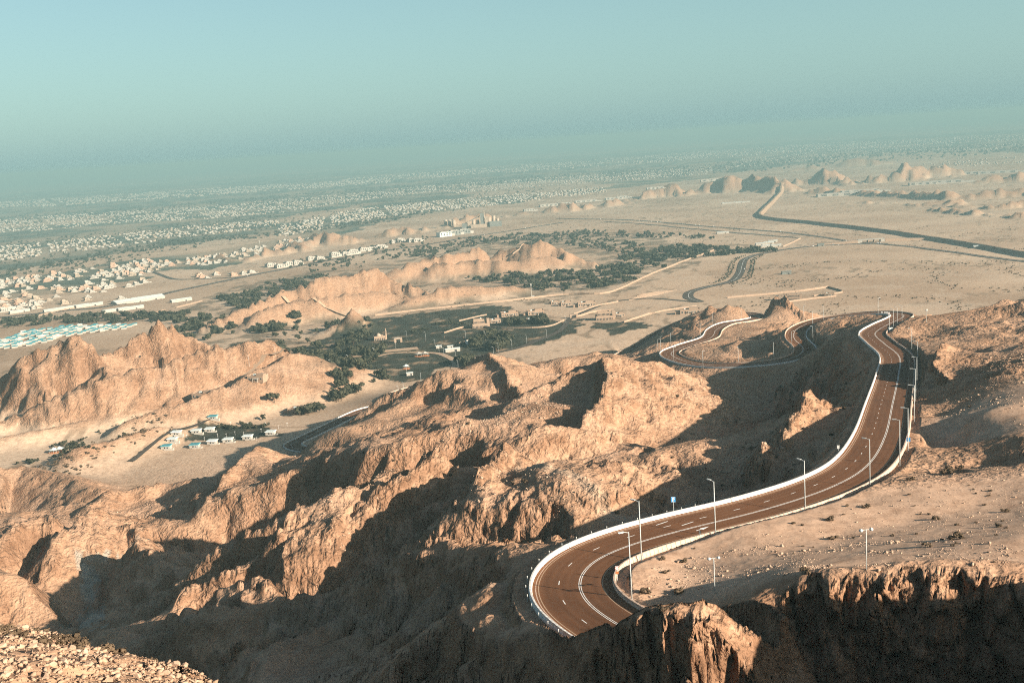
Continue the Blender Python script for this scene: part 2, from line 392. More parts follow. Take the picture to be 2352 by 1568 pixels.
# ------------------------------------------------------------------ running water: gullies and spurs cut into the mountain (stream-power erosion)
EX0, EX1, EY0, EY1, EC = -500.0, 560.0, 100.0, 1120.0, 1.9
def erode():
    gx = np.arange(EX0, EX1, EC); gy = np.arange(EY0, EY1, EC)
    X, Y = np.meshgrid(gx, gy)
    r = np.hypot(X, Y); hp = plain_h(r)
    z = CZ - bil(GH, np.arctan2(X, Y), np.log(r))
    z0 = z.copy()
    soft = np.ones(z.shape)
    for cx, cy, rx, ry in SOFT: soft *= sstep(.7, 1.25, ((X - cx) / rx) ** 2 + ((Y - cy) / ry) ** 2)
    d, _, _ = poly_near(X, Y, road_c[::3], 75); soft *= .15 + .85 * sstep(10, 26, d)
    soft0 = soft * sstep(14, 70, d)
    mt_ = sstep(3, 25, z - (CZ - hp))
    rough = sstep(-.3, .4, fbm(X, Y, 150, 2, 41))
    z = z + mt_ * ((fbm(X + fbm(X, Y, 60, 2, 63) * 14, Y + fbm(X, Y, 60, 2, 64) * 14, 105, 3, 61, .5, True) - .85) * 9.0 * (.6 + .5 * rough) * soft0 + fbm(X, Y, 9, 3, 62) * .5 * (.06 + .94 * soft))
    K = (EK * soft * (.55 + .9 * rough) * mt_).ravel()
    ny, nx = z.shape; N = ny * nx
    offs = [(-1, -1, 1.414), (-1, 0, 1), (-1, 1, 1.414), (0, -1, 1), (0, 1, 1), (1, -1, 1.414), (1, 0, 1), (1, 1, 1.414)]
    base = np.arange(N).reshape(ny, nx)
    for it in range(7):
        zp = np.pad(z, 1, mode='edge'); best = np.zeros(z.shape); rec = base.copy(); dist = np.ones(z.shape)
        for oy, ox, dd in offs:
            s_ = (z - zp[1 + oy:1 + oy + ny, 1 + ox:1 + ox + nx]) / (dd * EC)
            m_ = s_ > best + 1e-9
            rr = np.clip(base + oy * nx + ox, 0, N - 1)
            best = np.where(m_, s_, best); rec = np.where(m_, rr, rec); dist = np.where(m_, dd * EC, dist)
        order = np.argsort(z, axis=None)
        rl = rec.ravel().tolist(); A = [EC * EC] * N
        for i in order[::-1].tolist():
            j = rl[i]
            if j != i: A[j] += A[i]
        A = np.array(A); F = (K * np.maximum(np.sqrt(np.minimum(A, 30000.0)) - 6.5, 0) / dist.ravel()).tolist()
        zl = z.ravel().tolist()
        for i in order.tolist():
            j = rl[i]
            if j != i:
                f = F[i]; zl[i] = (zl[i] + f * zl[j]) / (1 + f)
        z = np.array(zl).reshape(ny, nx)
        zp = np.pad(z, 1, mode='edge')                      # a little creep
        lap = zp[:-2, 1:-1] + zp[2:, 1:-1] + zp[1:-1, :-2] + zp[1:-1, 2:] - 4 * z
        z = z + (.025) * lap * mt_
    for _ in range(6):                                          # loose rock slides off anything too steep
        zp = np.pad(z, 1, mode='edge'); lo = z
        for oy, ox, dd in offs: lo = np.minimum(lo, zp[1 + oy:1 + oy + ny, 1 + ox:1 + ox + nx] + 1.35 * dd * EC)
        z = np.where((soft > .5) & (mt_ > 0), lo, z)
    dz = z - z0
    ed = np.minimum.reduce([X - EX0, EX1 - X, Y - EY0, EY1 - Y])
    return (dz * sstep(0, 40, ed)).astype(np.float32)
EK = 0.17
SOFT = [(85, 192, 80, 62), (170, 300, 60, 55)]
GE = erode()
def ero_at(x, y):
    a = (y - EY0) / EC; b = (x - EX0) / EC
    ok = (a > 0) & (a < GE.shape[0] - 2) & (b > 0) & (b < GE.shape[1] - 2)
    a = np.where(ok, a, 0); b = np.where(ok, b, 0)
    i = a.astype(int); j = b.astype(int); fa = a - i; fb = b - j
    return np.where(ok, GE[i, j] * (1 - fa) * (1 - fb) + GE[i + 1, j] * fa * (1 - fb) + GE[i, j + 1] * (1 - fa) * fb + GE[i + 1, j + 1] * fa * fb, 0)
HALF = 7.4
def height(x, y, detail=True, carve=True):
    x = np.asarray(x, float); y = np.asarray(y, float)
    sh = x.shape; x = x.ravel(); y = y.ravel()
    r = np.hypot(x, y) + 1e-6; th = np.arctan2(x, y); v = np.log(r)
    hp = plain_h(r)
    hm = bil(GH, th, v)
    hm = np.maximum(hm, np.where(r < 15, 1.9 + .56 * r * sstep(2.2, 1.2, np.abs(th)), -999.0))
    w = sstep(1350, 1650, r)
    z = CZ - (hm * (1 - w) + hp * w)
    z = z + ero_at(x, y) * (1 - w)
    # how mountainous: far above the plain
    up = (z - (CZ - hp)) * (1 - w)
    mtn = sstep(2, 22, up) * (1 - w)
    z = z + (1 - mtn) * (fbm(x, y, 260, 3, 91) * 1.6 * sstep(800, 1400, r))
    rk = np.zeros(x.shape); rc = np.zeros(x.shape)
    for P, sf, sb, rough in RIDGES:
        pad = 320 if P[:, 1].mean() > 900 else 130
        mk = near_mask(x, y, P, pad)
        if not mk.any(): continue
        xx, yy = x[mk], y[mk]
        sc = float(np.mean(P[:, 1])) / 1500.0
        wx = fbm(xx, yy, 60 * sc, 4, 5, .6) * 13 * sc * rough; wy = fbm(xx, yy, 60 * sc, 4, 9, .6) * 13 * sc * rough
        d, zc, sd = poly_dist(xx + wx, yy + wy, P)
        sl = np.where(sd > 0, sb, sf)
        rid = fbm(xx, yy, 52 * sc, 4, 23, .5, True)
        zb = CZ - hp[mk]
        hgt = np.maximum(zc - zb, 0.1)
        prof = d / (hgt / sl)                                       # 0 at the crest, 1 at the foot
        sh_ = np.clip(1 - prof, -.3, 1)
        zz = zb + hgt * np.where(sh_ > 0, sh_ * (0.72 + 0.28 * sh_), sh_)
        zz = zz + (rid - .3) * (0.06 * hgt * rough) * np.clip(sh_ * 1.5 + .15, 0, 1)
        zo = z[mk]
        k = 3.0
        zn = np.where(zz > zo - k, np.maximum(zo, zz) + np.clip(k - np.abs(zo - zz), 0, k) ** 2 / (4 * k), zo)
        z[mk] = zn
        rk[mk] = np.maximum(rk[mk], sstep(0, 8, zn - zo)); rc[mk] = np.maximum(rc[mk], sstep(5, 26, zn - zo) * np.clip(.25 + 1.1 * sh_, 0, 1))
    up2 = np.maximum(mtn, rk)
    if detail:
        mm = (mtn > 0) & (r < 1700)
        xx, yy, rr = x[mm], y[mm], r[mm]
        rough = sstep(-.25, .45, fbm(xx, yy, 120, 3, 41))
        near = sstep(12, 60, rr)
        wx = xx + fbm(xx, yy, 40, 2, 3) * 9; wy = yy + fbm(xx, yy, 40, 2, 4) * 9
        def b_(px_, py_): return bil(GH, np.arctan2(px_, py_), np.log(np.hypot(px_, py_))) - ero_at(px_, py_)
        h0 = b_(xx, yy); slp = np.hypot(b_(xx + 4, yy) - h0, b_(xx, yy + 4) - h0) / 4
        steep = sstep(.30, .75, slp)
        plat = np.ones(xx.shape)
        for cx, cy, rx_, ry_ in SOFT: plat *= .07 + .93 * sstep(.62, 1.05, ((xx - cx) / rx_) ** 2 + ((yy - cy) / ry_) ** 2)
        craggy = plat * np.clip(.12 + .5 * rough + 1.0 * steep * (.4 + .6 * rough), 0, 1.5)
        d = (fbm(wx, wy, 22, 5, 71, .52, True) - .45) * 1.5 * craggy
        rub = sstep(.05, .45, fbm(xx, yy, 55, 3, 45))
        d += (fbm(xx, yy, 5.0, 3, 81, .55, True) - .4) * (.36 * craggy + .62 * rub * plat * sstep(90, 200, rr)) + fbm(xx, yy, 2.4, 2, 82) * (.03 + .09 * plat) + fbm(xx, yy, 16, 2, 85) * .25 * (1 - plat)
        z[mm] += d * mtn[mm] * near
        mr = (rk > .02) & (r < 7000)
        if mr.any():
            xx, yy = x[mr], y[mr]; sc_ = np.clip(r[mr] / 1150.0, .9, 3.0)
            ux = (xx * .57 + yy * .82) / sc_; vx = (xx * .82 - yy * .57) / sc_
            wv = fbm(ux, vx, 34, 2, 511) * 5
            e_ = (fbm(ux, vx, 26, 4, 521, .55, True) - .45) * 2.0 + (1 - 2 * np.abs(noise((ux + wv) / 52, (vx + wv) / 10, 531))) * 1.3 + (fbm(ux, vx, 6, 2, 541, .5, True) - .4) * .7
            z[mr] += e_ * sc_ * .9 * rc[mr]
        nr = r < 45
        z[nr] += fbm(x[nr], y[nr], 1.6, 4, 83, .55) * .12
    if carve:
        for c, hf in ((road_c, HALF), (road2_c, HALF)):
            mk = near_mask(x, y, c, 45)
            if not mk.any(): continue
            d, zc, sd = poly_near(x[mk], y[mk], c[::2], 70)
            zo = z[mk]; e = np.maximum(d - hf - 1.2, 0)
            jit = np.clip(1 + .4 * fbm(x[mk], y[mk], 9, 3, 12), .7, 1.4)
            lo = zc - .35 - np.maximum(e - 2.0, 0) * 1.0 * jit - 400 * sstep(45, 60, e); lo = np.where(e > 60, -1e9, lo)       # fill slope
            hi = np.where(e > 60, 1e9, 0) + zc - .35 + np.maximum(e - 1.0, 0) * 2.6 * jit       # cut slope
            zn = np.clip(zo, lo, hi)
            z[mk] = np.where(d < hf + 1.2, zc - .35, zn)
    return z.reshape(sh), up2.reshape(sh)
def hz(x, y):
    return float(height(np.array([x]), np.array([y]))[0][0])
def ground(px, py, D0=200.0, D1=9000.0):
    """where the line of sight through a picture point meets the ground"""
    r = ray(px, py)
    D = np.exp(np.linspace(math.log(D0), math.log(D1), 1400)); t = D / r[1]
    z = height(r[0] * t, r[1] * t)[0]
    below = np.nonzero(CZ + r[2] * t < z)[0]
    k = below[0] if len(below) else len(D) - 1
    return np.array([r[0] * t[k], r[1] * t[k], z[k]])

# ------------------------------------------------------------------ terrain mesh: rows crowd where the ground is steep
def terrain_mesh():
    th = np.concatenate([np.arange(-1.65, -.60, .03), np.arange(-.60, .60, .0021), np.arange(.60, 2.62, .03)])
    vf = np.concatenate([np.arange(math.log(4), math.log(18), .05), np.arange(math.log(18), math.log(36), .012), np.arange(math.log(36), math.log(110), .02),
                         np.arange(math.log(110), math.log(1400), .0045), np.arange(math.log(1400), math.log(8000), .008), np.arange(math.log(8000), math.log(40000), .04), [math.log(40000)]])
    R = np.exp(vf)
    tc = th[::7]
    X = np.sin(tc)[:, None] * R[None]; Y = np.cos(tc)[:, None] * R[None]
    Zc, _ = height(X, Y, detail=False)
    ii = np.minimum(np.arange(len(th)) / 7.0, len(tc) - 1.001); i0 = ii.astype(int); fr = (ii - i0)[:, None]
    Z = Zc[i0] * (1 - fr) + Zc[i0 + 1] * fr
    base = np.interp(vf[:-1], [math.log(4), math.log(18), math.log(20), math.log(34), math.log(40), math.log(110), math.log(140), math.log(1300), math.log(1800), math.log(8000), math.log(9000)],
                     [.3, .3, 1.2, 1.2, .35, .35, 1, 1, .6, .5, .15])
    dv = np.diff(vf)
    dz = np.diff(Z, axis=1) / np.exp(.5 * (vf[1:] + vf[:-1]))[None]
    inner = (vf[:-1] > math.log(100)) & (vf[:-1] < math.log(1400))
    m_ = np.sqrt((dv[None]) ** 2 + (0.9 * dz * inner[None]) ** 2) * base[None]
    k = np.hanning(27)[1:-1]; k /= k.sum()
    mp = np.pad(m_, ((12, 12), (0, 0)), mode='edge')
    m_ = sum(k[i] * mp[i:i + len(th)] for i in range(25))
    cum = np.concatenate([np.zeros((len(th), 1)), np.cumsum(m_, 1)], 1); cum /= cum[:, -1:]
    NR = 1060
    u = np.linspace(0, 1, NR)
    V = np.stack([np.interp(u, cum[i], vf) for i in range(len(th))])
    k = np.hanning(83)[1:-1]; k /= k.sum(); Vp = np.pad(V, ((40, 40), (0, 0)), mode='edge')
    V = sum(k[i] * Vp[i:i + len(th)] for i in range(81))
    R = np.exp(V); X = np.sin(th)[:, None] * R; Y = np.cos(th)[:, None] * R
    Z, UP = height(X, Y)
    nt = len(th)
    # broken rock faces: steep ground near the camera is pushed in and out
    gz = np.gradient(Z, axis=1) / np.maximum(np.gradient(R, axis=1), 1e-4)
    st = sstep(.4, 1.0, np.abs(gz)) * sstep(60, 95, R) * sstep(420, 250, R)
    dr, _, _ = poly_near(X, Y, road_c[::4][:90], 20); st *= sstep(10, 13, dr)
    kk = np.hanning(7)[1:-1]; kk /= kk.sum(); stp = np.pad(st, ((2, 2), (0, 0)), mode='edge'); st = sum(kk[i] * stp[i:i + nt] for i in range(5))
    a_ = th[:, None] * 150.0 + 0 * R
    push = (fbm(a_ + fbm(a_, Z, 9, 2, 301) * 2, Z * .45, 6.0, 4, 311, .6, True) - .35) * 1.15 + (np.abs(noise(a_ / 2.2, Z / 3.0, 331)) - .25) * .8
    # ledges and cracks
    push += -.8 * np.exp(-((noise(a_ / 5.0, Z / 14.0, 341)) / .07) ** 2) - .45 * np.exp(-((noise(a_ / 16.0, Z / 3.2, 343)) / .08) ** 2)
    dRr = -push * 1.5 * st * np.clip(R / 150.0, .4, 1.6)
    R2 = R + dRr
    X = np.sin(th)[:, None] * R2; Y = np.cos(th)[:, None] * R2
    co = np.stack([X, Y, Z], -1).reshape(-1, 3).astype(np.float32)
    idx = np.arange(nt * NR).reshape(nt, NR)
    q = np.stack([idx[:-1, :-1], idx[1:, :-1], idx[1:, 1:], idx[:-1, 1:]], -1).reshape(-1, 4)
    me = bpy.data.meshes.new("desert_ground")
    me.vertices.add(len(co)); me.vertices.foreach_set("co", co.ravel())
    me.loops.add(q.size); me.loops.foreach_set("vertex_index", q.ravel().astype(np.int32))
    me.polygons.add(len(q)); me.polygons.foreach_set("loop_start", np.arange(0, q.size, 4, dtype=np.int32))
    me.update(calc_edges=True)
    me.shade_smooth()
    return me, X.ravel(), Y.ravel(), Z.ravel(), UP.ravel()
TM, TX, TY, TZ, TUP = terrain_mesh()
terrain = bpy.data.objects.new("desert_ground", TM)
COL.objects.link(terrain)
terrain["kind"] = "structure"
terrain["label"] = "bare tan desert mountainside running down to a sandy plain"

# ------------------------------------------------------------------ materials
class NT:
    def __init__(self, name, rough=.9):
        self.m = bpy.data.materials.new(name); self.m.use_nodes = True
        self.n = self.m.node_tree.nodes; self.l = self.m.node_tree.links
        self.b = self.n['Principled BSDF']
        self.b.inputs['Roughness'].default_value = rough
        self.b.inputs['Specular IOR Level'].default_value = .25
        self.tc = self.n.new('ShaderNodeNewGeometry').outputs['Position']
    def noise(self, scale, detail=4, rough=.55, vec=None, dist=0.0):
        n = self.n.new('ShaderNodeTexNoise'); n.inputs['Scale'].default_value = scale
        n.inputs['Detail'].default_value = detail; n.inputs['Roughness'].default_value = rough; n.inputs['Distortion'].default_value = dist
        self.l.new(vec or self.tc, n.inputs['Vector']); return n.outputs['Fac']
    def voro(self, scale, feature='F1', vec=None, out='Distance'):
        n = self.n.new('ShaderNodeTexVoronoi'); n.feature = feature; n.inputs['Scale'].default_value = scale
        self.l.new(vec or self.tc, n.inputs['Vector']); return n.outputs[out]
    def ramp(self, fac, stops, interp='LINEAR'):
        n = self.n.new('ShaderNodeValToRGB'); n.color_ramp.interpolation = interp
        e = n.color_ramp.elements
        while len(e) < len(stops): e.new(.5)
        for el, (p, c) in zip(e, stops):
            el.position = p; el.color = (*c, 1) if len(c) == 3 else c
        self.l.new(fac, n.inputs[0]); return n.outputs[0]
    def mix(self, fac, a, b, mode='MIX'):
        n = self.n.new('ShaderNodeMix'); n.data_type = 'RGBA'; n.blend_type = mode
        for sock, v in ((n.inputs[0], fac), (n.inputs[6], a), (n.inputs[7], b)):
            if isinstance(v, (int, float)): sock.default_value = v
            elif isinstance(v, tuple): sock.default_value = (*v, 1) if len(v) == 3 else v
            else: self.l.new(v, sock)
        return n.outputs[2]
    def math(self, op, a, b=None, clamp=False):
        n = self.n.new('ShaderNodeMath'); n.operation = op; n.use_clamp = clamp
        for i, v in enumerate((a, b)):
            if v is None: continue
            if isinstance(v, (int, float)): n.inputs[i].default_value = v
            else: self.l.new(v, n.inputs[i])
        return n.outputs[0]
    def attr(self, name, out='Fac'):
        n = self.n.new('ShaderNodeAttribute'); n.attribute_name = name; return n.outputs[out]
    def sep(self, c):
        n = self.n.new('ShaderNodeSeparateColor'); self.l.new(c, n.inputs[0]); return n.outputs
    def bump(self, h, dist, strength=1.0, prev=None):
        n = self.n.new('ShaderNodeBump'); n.inputs['Distance'].default_value = dist; n.inputs['Strength'].default_value = strength
        self.l.new(h, n.inputs['Height'])
        if prev is not None: self.l.new(prev, n.inputs['Normal'])
        return n.outputs[0]
    def scale(self, v, sx, sy, sz):
        n = self.n.new('ShaderNodeMapping'); n.inputs['Scale'].default_value = (sx, sy, sz); self.l.new(v, n.inputs[0]); return n.outputs[0]
    def done(self, col, nrm=None):
        if isinstance(col, tuple): self.b.inputs['Base Color'].default_value = (*col, 1)
        else: self.l.new(col, self.b.inputs['Base Color'])
        if nrm is not None: self.l.new(nrm, self.b.inputs['Normal'])
        return self.m
def simple(name, col, var=.12, scale=1.2, rough=.85, bump=0.0):
    t = NT(name, rough)
    f = t.noise(scale, 5)
    lo = tuple(c * (1 - var) for c in col); hi = tuple(min(1, c * (1 + var)) for c in col)
    c = t.ramp(f, [(.3, lo), (.7, hi)])
    n2 = t.noise(scale * .13, 3); c = t.mix(t.math('MULTIPLY', n2, .25), c, tuple(x * .7 for x in col))
    return t.done(c, t.bump(f, bump) if bump else None)

def ground_material():
    t = NT('desert_rock_and_sand', 1.0); t.b.inputs['Specular IOR Level'].default_value = .06
    col = t.attr('albedo', 'Color'); relief = t.attr('relief')
    fine = t.noise(.24, 5, .66); grit = t.noise(1.9, 3, .7)
    c = t.mix(1.0, col, t.ramp(fine, [(.28, (.72, .68, .66)), (.5, (1, 1, 1)), (.72, (1.18, 1.2, 1.22))]), 'MULTIPLY')
    c = t.mix(1.0, c, t.ramp(grit, [(.30, (.62, .58, .56)), (.44, (1, 1, 1)), (.60, (1, 1, 1)), (.72, (1.28, 1.34, 1.38))]), 'MULTIPLY')
    vo = t.n.new('ShaderNodeTexVoronoi'); vo.feature = 'F1'; vo.inputs['Scale'].default_value = .42; vo.inputs['Detail'].default_value = 1.5; vo.inputs['Roughness'].default_value = .6
    wv = t.n.new('ShaderNodeVectorMath'); wv.operation = 'ADD'; wn_ = t.n.new('ShaderNodeVectorMath'); wn_.operation = 'SCALE'; wn_.inputs[3].default_value = 5.0
    nv = t.n.new('ShaderNodeTexNoise'); nv.inputs['Scale'].default_value = .16; nv.inputs['Detail'].default_value = 2; t.l.new(t.tc, nv.inputs['Vector']); t.l.new(nv.outputs['Color'], wn_.inputs[0]); t.l.new(t.tc, wv.inputs[0]); t.l.new(wn_.outputs[0], wv.inputs[1]); t.l.new(wv.outputs[0], vo.inputs['Vector'])
    blk = t.math('ADD', t.math('MULTIPLY', vo.outputs['Distance'], .75), fine)
    c = t.mix(t.math('MULTIPLY', relief, .8, True), c, t.mix(1.0, c, t.ramp(vo.outputs['Distance'], [(.05, (1.16, 1.16, 1.16)), (.45, (1.0, 1.0, 1.0)), (.8, (.70, .67, .65))]), 'MULTIPLY'))
    n = t.bump(t.math('MULTIPLY', blk, relief), 1.5, 1.0)
    n = t.bump(t.math('MULTIPLY', grit, t.math('ADD', relief, .03)), .20, .9, n)
    return t.done(c, n)

M = {}
M['ground'] = ground_material()
def asphalt_mat(name, col, worn=False):
    t = NT(name, .8); t.b.inputs['Specular IOR Level'].default_value = .15
    f = t.noise(.15, 5, .6); g = t.noise(6.0, 3, .6)
    c = t.ramp(f, [(.25, tuple(x * .86 for x in col)), (.55, col), (.8, tuple(x * 1.18 for x in col))])
    c = t.mix(t.math('MULTIPLY', g, .3), c, tuple(x * .75 for x in col))
    if worn: c = t.mix(1.0, c, t.attr('wear', 'Color'), 'MULTIPLY')
    return t.done(c, t.bump(g, .004))
M['asphalt'] = asphalt_mat('brown_asphalt', (.125, .056, .026), True)
M['asphalt_far'] = asphalt_mat('grey_asphalt', (.070, .058, .048))
def paint_mat():
    t = NT('road_paint', .7)
    f = t.noise(2.2, 5, .7)
    return t.done(t.ramp(f, [(.30, (.36, .33, .30)), (.42, (.62, .62, .60)), (.7, (.74, .75, .73))]))
M['paint'] = paint_mat()
M['cream'] = simple('cream_edge_paint', (.36, .25, .17), .2, 2.5)
def concrete(name, col):
    t = NT(name, .85)
    f = t.noise(.7, 5, .65); g = t.noise(.9, 4, .6, t.scale(t.tc, 1, 1, .15))
    c = t.ramp(f, [(.3, tuple(x * .86 for x in col)), (.65, col)])
    c = t.mix(t.ramp(g, [(.52, (0, 0, 0)), (.7, (.4, .4, .4))]), c, tuple(x * .55 for x in col))
    return t.done(c)
M['barrier'] = concrete('painted_concrete', (.56, .55, .53))
M['barrier_in'] = concrete('dusty_concrete', (.46, .345, .275))
M['steel'] = simple('galvanised_steel', (.42, .45, .45), .1, 3, .45)
M['lamp'] = simple('lamp_glass', (.62, .70, .72), .05, 3, .3)
M['blue'] = simple('sign_blue', (.05, .30, .62), .06, 3, .5)
M['white'] = simple('white_paint', (.74, .74, .72), .08, .9)
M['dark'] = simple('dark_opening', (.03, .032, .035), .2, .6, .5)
M['orange'] = simple('orange_plate', (.38, .14, .05), .1, 3)
M['red'] = simple('sign_red', (.45, .05, .04), .1, 3)
M['wall'] = simple('plastered_wall', (.28, .195, .14), .1, .25)
M['wall2'] = simple('tan_plaster', (.29, .21, .155), .1, .25)  # even tan plaster, slightly paler than the other wall
M['house_white'] = simple('white_plaster', (.345, .32, .285), .12, .12)
M['house_cream'] = simple('cream_plaster', (.31, .25, .195), .12, .12)
M['house_pink'] = simple('terracotta_plaster', (.36, .24, .175), .12, .12)
M['roof_grey'] = simple('flat_roof', (.36, .34, .31), .14, .2)
M['roof_teal'] = simple('teal_roof_sheet', (.05, .22, .26), .15, .4, .6)
M['roof_pale'] = simple('pale_roof_sheet', (.50, .55, .54), .12, .4, .6)
M['silo'] = simple('silo_concrete', (.34, .27, .21), .14, .12)
M['plant'] = simple('plant_metal', (.16, .17, .16), .2, .1)
M['trunk'] = simple('tree_bark', (.09, .065, .045), .2, 1.0)
def leaf_mat(name, a, b):
    t = NT(name, .8); t.b.inputs['Specular IOR Level'].default_value = .1
    return t.done(t.ramp(t.noise(.45, 5, .7), [(.3, a), (.7, b)]), t.bump(t.noise(1.4, 4, .7), .5, .8))
M['leaf'] = leaf_mat('acacia_leaves', (.018, .022, .015), (.052, .050, .032))
M['leaf2'] = leaf_mat('ghaf_leaves', (.022, .026, .017), (.065, .060, .038))
M['shrub'] = leaf_mat('dry_shrub_twigs', (.050, .038, .026), (.135, .095, .062))
def rock_mat():
    t = NT('limestone_rubble', .95)
    f = t.noise(1.1, 5, .65)
    oi = t.n.new('ShaderNodeObjectInfo').outputs['Random']
    c = t.ramp(f, [(.3, (.20, .13, .088)), (.55, (.32, .22, .155)), (.75, (.42, .315, .235))])
    c = t.mix(t.math('MULTIPLY', oi, .4), c, (.44, .34, .265))
    return t.done(c, t.bump(t.noise(6, 5, .7), .05, .7))
M['rock'] = rock_mat()
M['car_white'] = simple('car_paint_white', (.7, .7, .7), .03, 1, .3)
M['car_dark'] = simple('car_paint_dark', (.08, .09, .10), .05, 1, .3)
M['glass'] = simple('window_glass', (.03, .04, .045), .1, 1, .15)
M['rubber'] = simple('rubber', (.03, .03, .03), .1, 1)
TM.materials.append(M['ground'])

# ------------------------------------------------------------------ small modelling kit
class MB:
    def __init__(self): self.v = []; self.f = []
    def add(self, vs, fs):
        o = len(self.v); self.v += [tuple(map(float, p)) for p in vs]; self.f += [tuple(i + o for i in q) for q in fs]; return self
    def box(self, c, s, rz=0.0, top=1.0):
        cx, cy, cz = c; sx, sy, sz = s[0] / 2, s[1] / 2, s[2]
        ca, sa = math.cos(rz), math.sin(rz); vs = []
        for z, k in ((cz, 1.0), (cz + sz, top)):
            for x, y in ((-sx, -sy), (sx, -sy), (sx, sy), (-sx, sy)):
                vs.append((cx + (x * ca - y * sa) * k, cy + (x * sa + y * ca) * k, z))
        return self.add(vs, [(0, 3, 2, 1), (4, 5, 6, 7), (0, 1, 5, 4), (1, 2, 6, 5), (2, 3, 7, 6), (3, 0, 4, 7)])
    def cyl(self, c, r0, r1, h, n=10, cap=True):
        vs = []; 
        for z, r in ((0, r0), (h, r1)):
            for i in range(n):
                a = 2 * math.pi * i / n; vs.append((c[0] + r * math.cos(a), c[1] + r * math.sin(a), c[2] + z))
        fs = [(i, (i + 1) % n, n + (i + 1) % n, n + i) for i in range(n)]
        if cap: fs += [tuple(range(n, 2 * n)), tuple(range(n - 1, -1, -1))]
        return self.add(vs, fs)
    def tube(self, a, b, r, n=6, r1=None):
        a = Vector(a); b = Vector(b); d = (b - a).normalized()
        u = d.orthogonal().normalized(); w = d.cross(u); r1 = r if r1 is None else r1
        vs = []
        for p, q in ((a, r), (b, r1)):
            for i in range(n):
                t = 2 * math.pi * i / n; vs.append(p + u * (q * math.cos(t)) + w * (q * math.sin(t)))
        return self.add(vs, [(i, (i + 1) % n, n + (i + 1) % n, n + i) for i in range(n)] + [tuple(range(n, 2 * n)), tuple(range(n - 1, -1, -1))])
    def lathe(self, c, prof, n=12):
        vs = []; fs = []
        for r, z in prof:
            for i in range(n):
                a = 2 * math.pi * i / n; vs.append((c[0] + r * math.cos(a), c[1] + r * math.sin(a), c[2] + z))
        for k in range(len(prof) - 1):
            for i in range(n):
                fs.append((k * n + i, k * n + (i + 1) % n, (k + 1) * n + (i + 1) % n, (k + 1) * n + i))
        return self.add(vs, fs)
    def mesh(self, name, mat, smooth=False):
        me = bpy.data.meshes.new(name); me.from_pydata(self.v, [], self.f)
        if mat: me.materials.append(M[mat] if isinstance(mat, str) else mat)
        if smooth: me.shade_smooth()
        me.update(); return me
def link(name, me, parent=None, loc=None, rz=0.0):
    o = bpy.data.objects.new(name, me); COL.objects.link(o)
    if parent is not None: o.parent = parent
    if loc is not None: o.location = loc
    if rz: o.rotation_euler = (0, 0, rz)
    return o
def tag(o, label=None, cat=None, group=None, kind=None):
    if label: o['label'] = label
    if cat: o['category'] = cat
    if group: o['group'] = group
    if kind: o['kind'] = kind
    return o
def thing(name, label, cat, loc=(0, 0, 0), rz=0.0, group=None):
    return tag(link(name, None, None, loc, rz), label, cat, group)
def copy_tree(o, loc, rz=0.0, scale=None, label=None, group=None):
    c = o.copy(); COL.objects.link(c); c.location = loc; c.rotation_euler = (0, 0, rz)
    if scale is not None: c.scale = scale
    if label: c['label'] = label
    if group: c['group'] = group
    for ch in list(o.children):
        k = ch.copy(); COL.objects.link(k); k.parent = c
        for g in list(ch.children):
            q = g.copy(); COL.objects.link(q); q.parent = k
    return c
def project(P):
    d = np.asarray(P, float) - np.array([0, 0, CZ]); f_ = d @ cF
    return np.stack([CX + FPX * (d @ cR) / f_, CY - FPX * (d @ cU) / f_], -1)
def inside(poly, x, y):
    poly = np.asarray(poly); r = np.zeros(np.shape(x), bool); n = len(poly)
    for i in range(n):
        x1, y1 = poly[i][:2]; x2, y2 = poly[(i + 1) % n][:2]
        c = ((y1 > y) != (y2 > y)) & (x < (x2 - x1) * (y - y1) / (y2 - y1 + 1e-12) + x1)
        r ^= c
    return r
def plain_pt(px, py):
    """a picture point on the level plain"""
    r = ray(px, py); k = -r[2] / r[1]; D = 1500.0
    for _ in range(30): D = .5 * D + .5 * plain_h(math.hypot(r[0] / r[1] * D, D)) / k
    return np.array([r[0] / r[1] * D, D])
def plain_poly(pts): return np.array([plain_pt(*p) for p in pts])

# ------------------------------------------------------------------ ground cover zones, laid out on the map
LAWNS = [[(690,802),(850,735),(1000,716),(1150,701),(1190,716),(1290,743),(1200,775),(1050,800),(900,830),(820,868),(700,905),(640,892),(700,842)],
 [(1000,765),(1150,755),(1300,742),(1345,735),(1330,760),(1240,790),(1130,812),(1050,830),(1000,850),(985,866),(930,882),(880,866),(855,845),(900,812),(860,800),(840,775),(900,770)],
 [(540,790),(640,778),(660,800),(600,812),(550,808)],[(430,830),(520,810),(560,815),(500,850),(420,860)],[(660,800),(760,790),(790,800),(700,815)],
 [(320,912),(420,890),(440,905),(360,930)],[(1350,745),(1480,738),(1500,750),(1400,770)],
 [(450,980),(620,975),(640,1000),(560,1010),(430,1012)]]
WADI = [[(150,1440),(180,1450),(240,1440),(250,1400),(225,1370),(235,1330),(215,1300),(190,1285),(260,1275),(330,1240),(320,1225),(240,1255),(175,1285),(180,1320),(195,1350),(190,1390),(160,1415)]]
TOWNZ = [[(-300,760),(0,690),(330,640),(560,605),(640,575),(760,540),(900,505),(1100,475),(1300,448),(1480,425),(1640,408),(1700,395),(1900,370),(2100,345),(2200,352),(2352,350),(2700,330),(2700,292),(2352,297),(1800,327),(1176,367),(600,405),(0,447),(-400,475)]]
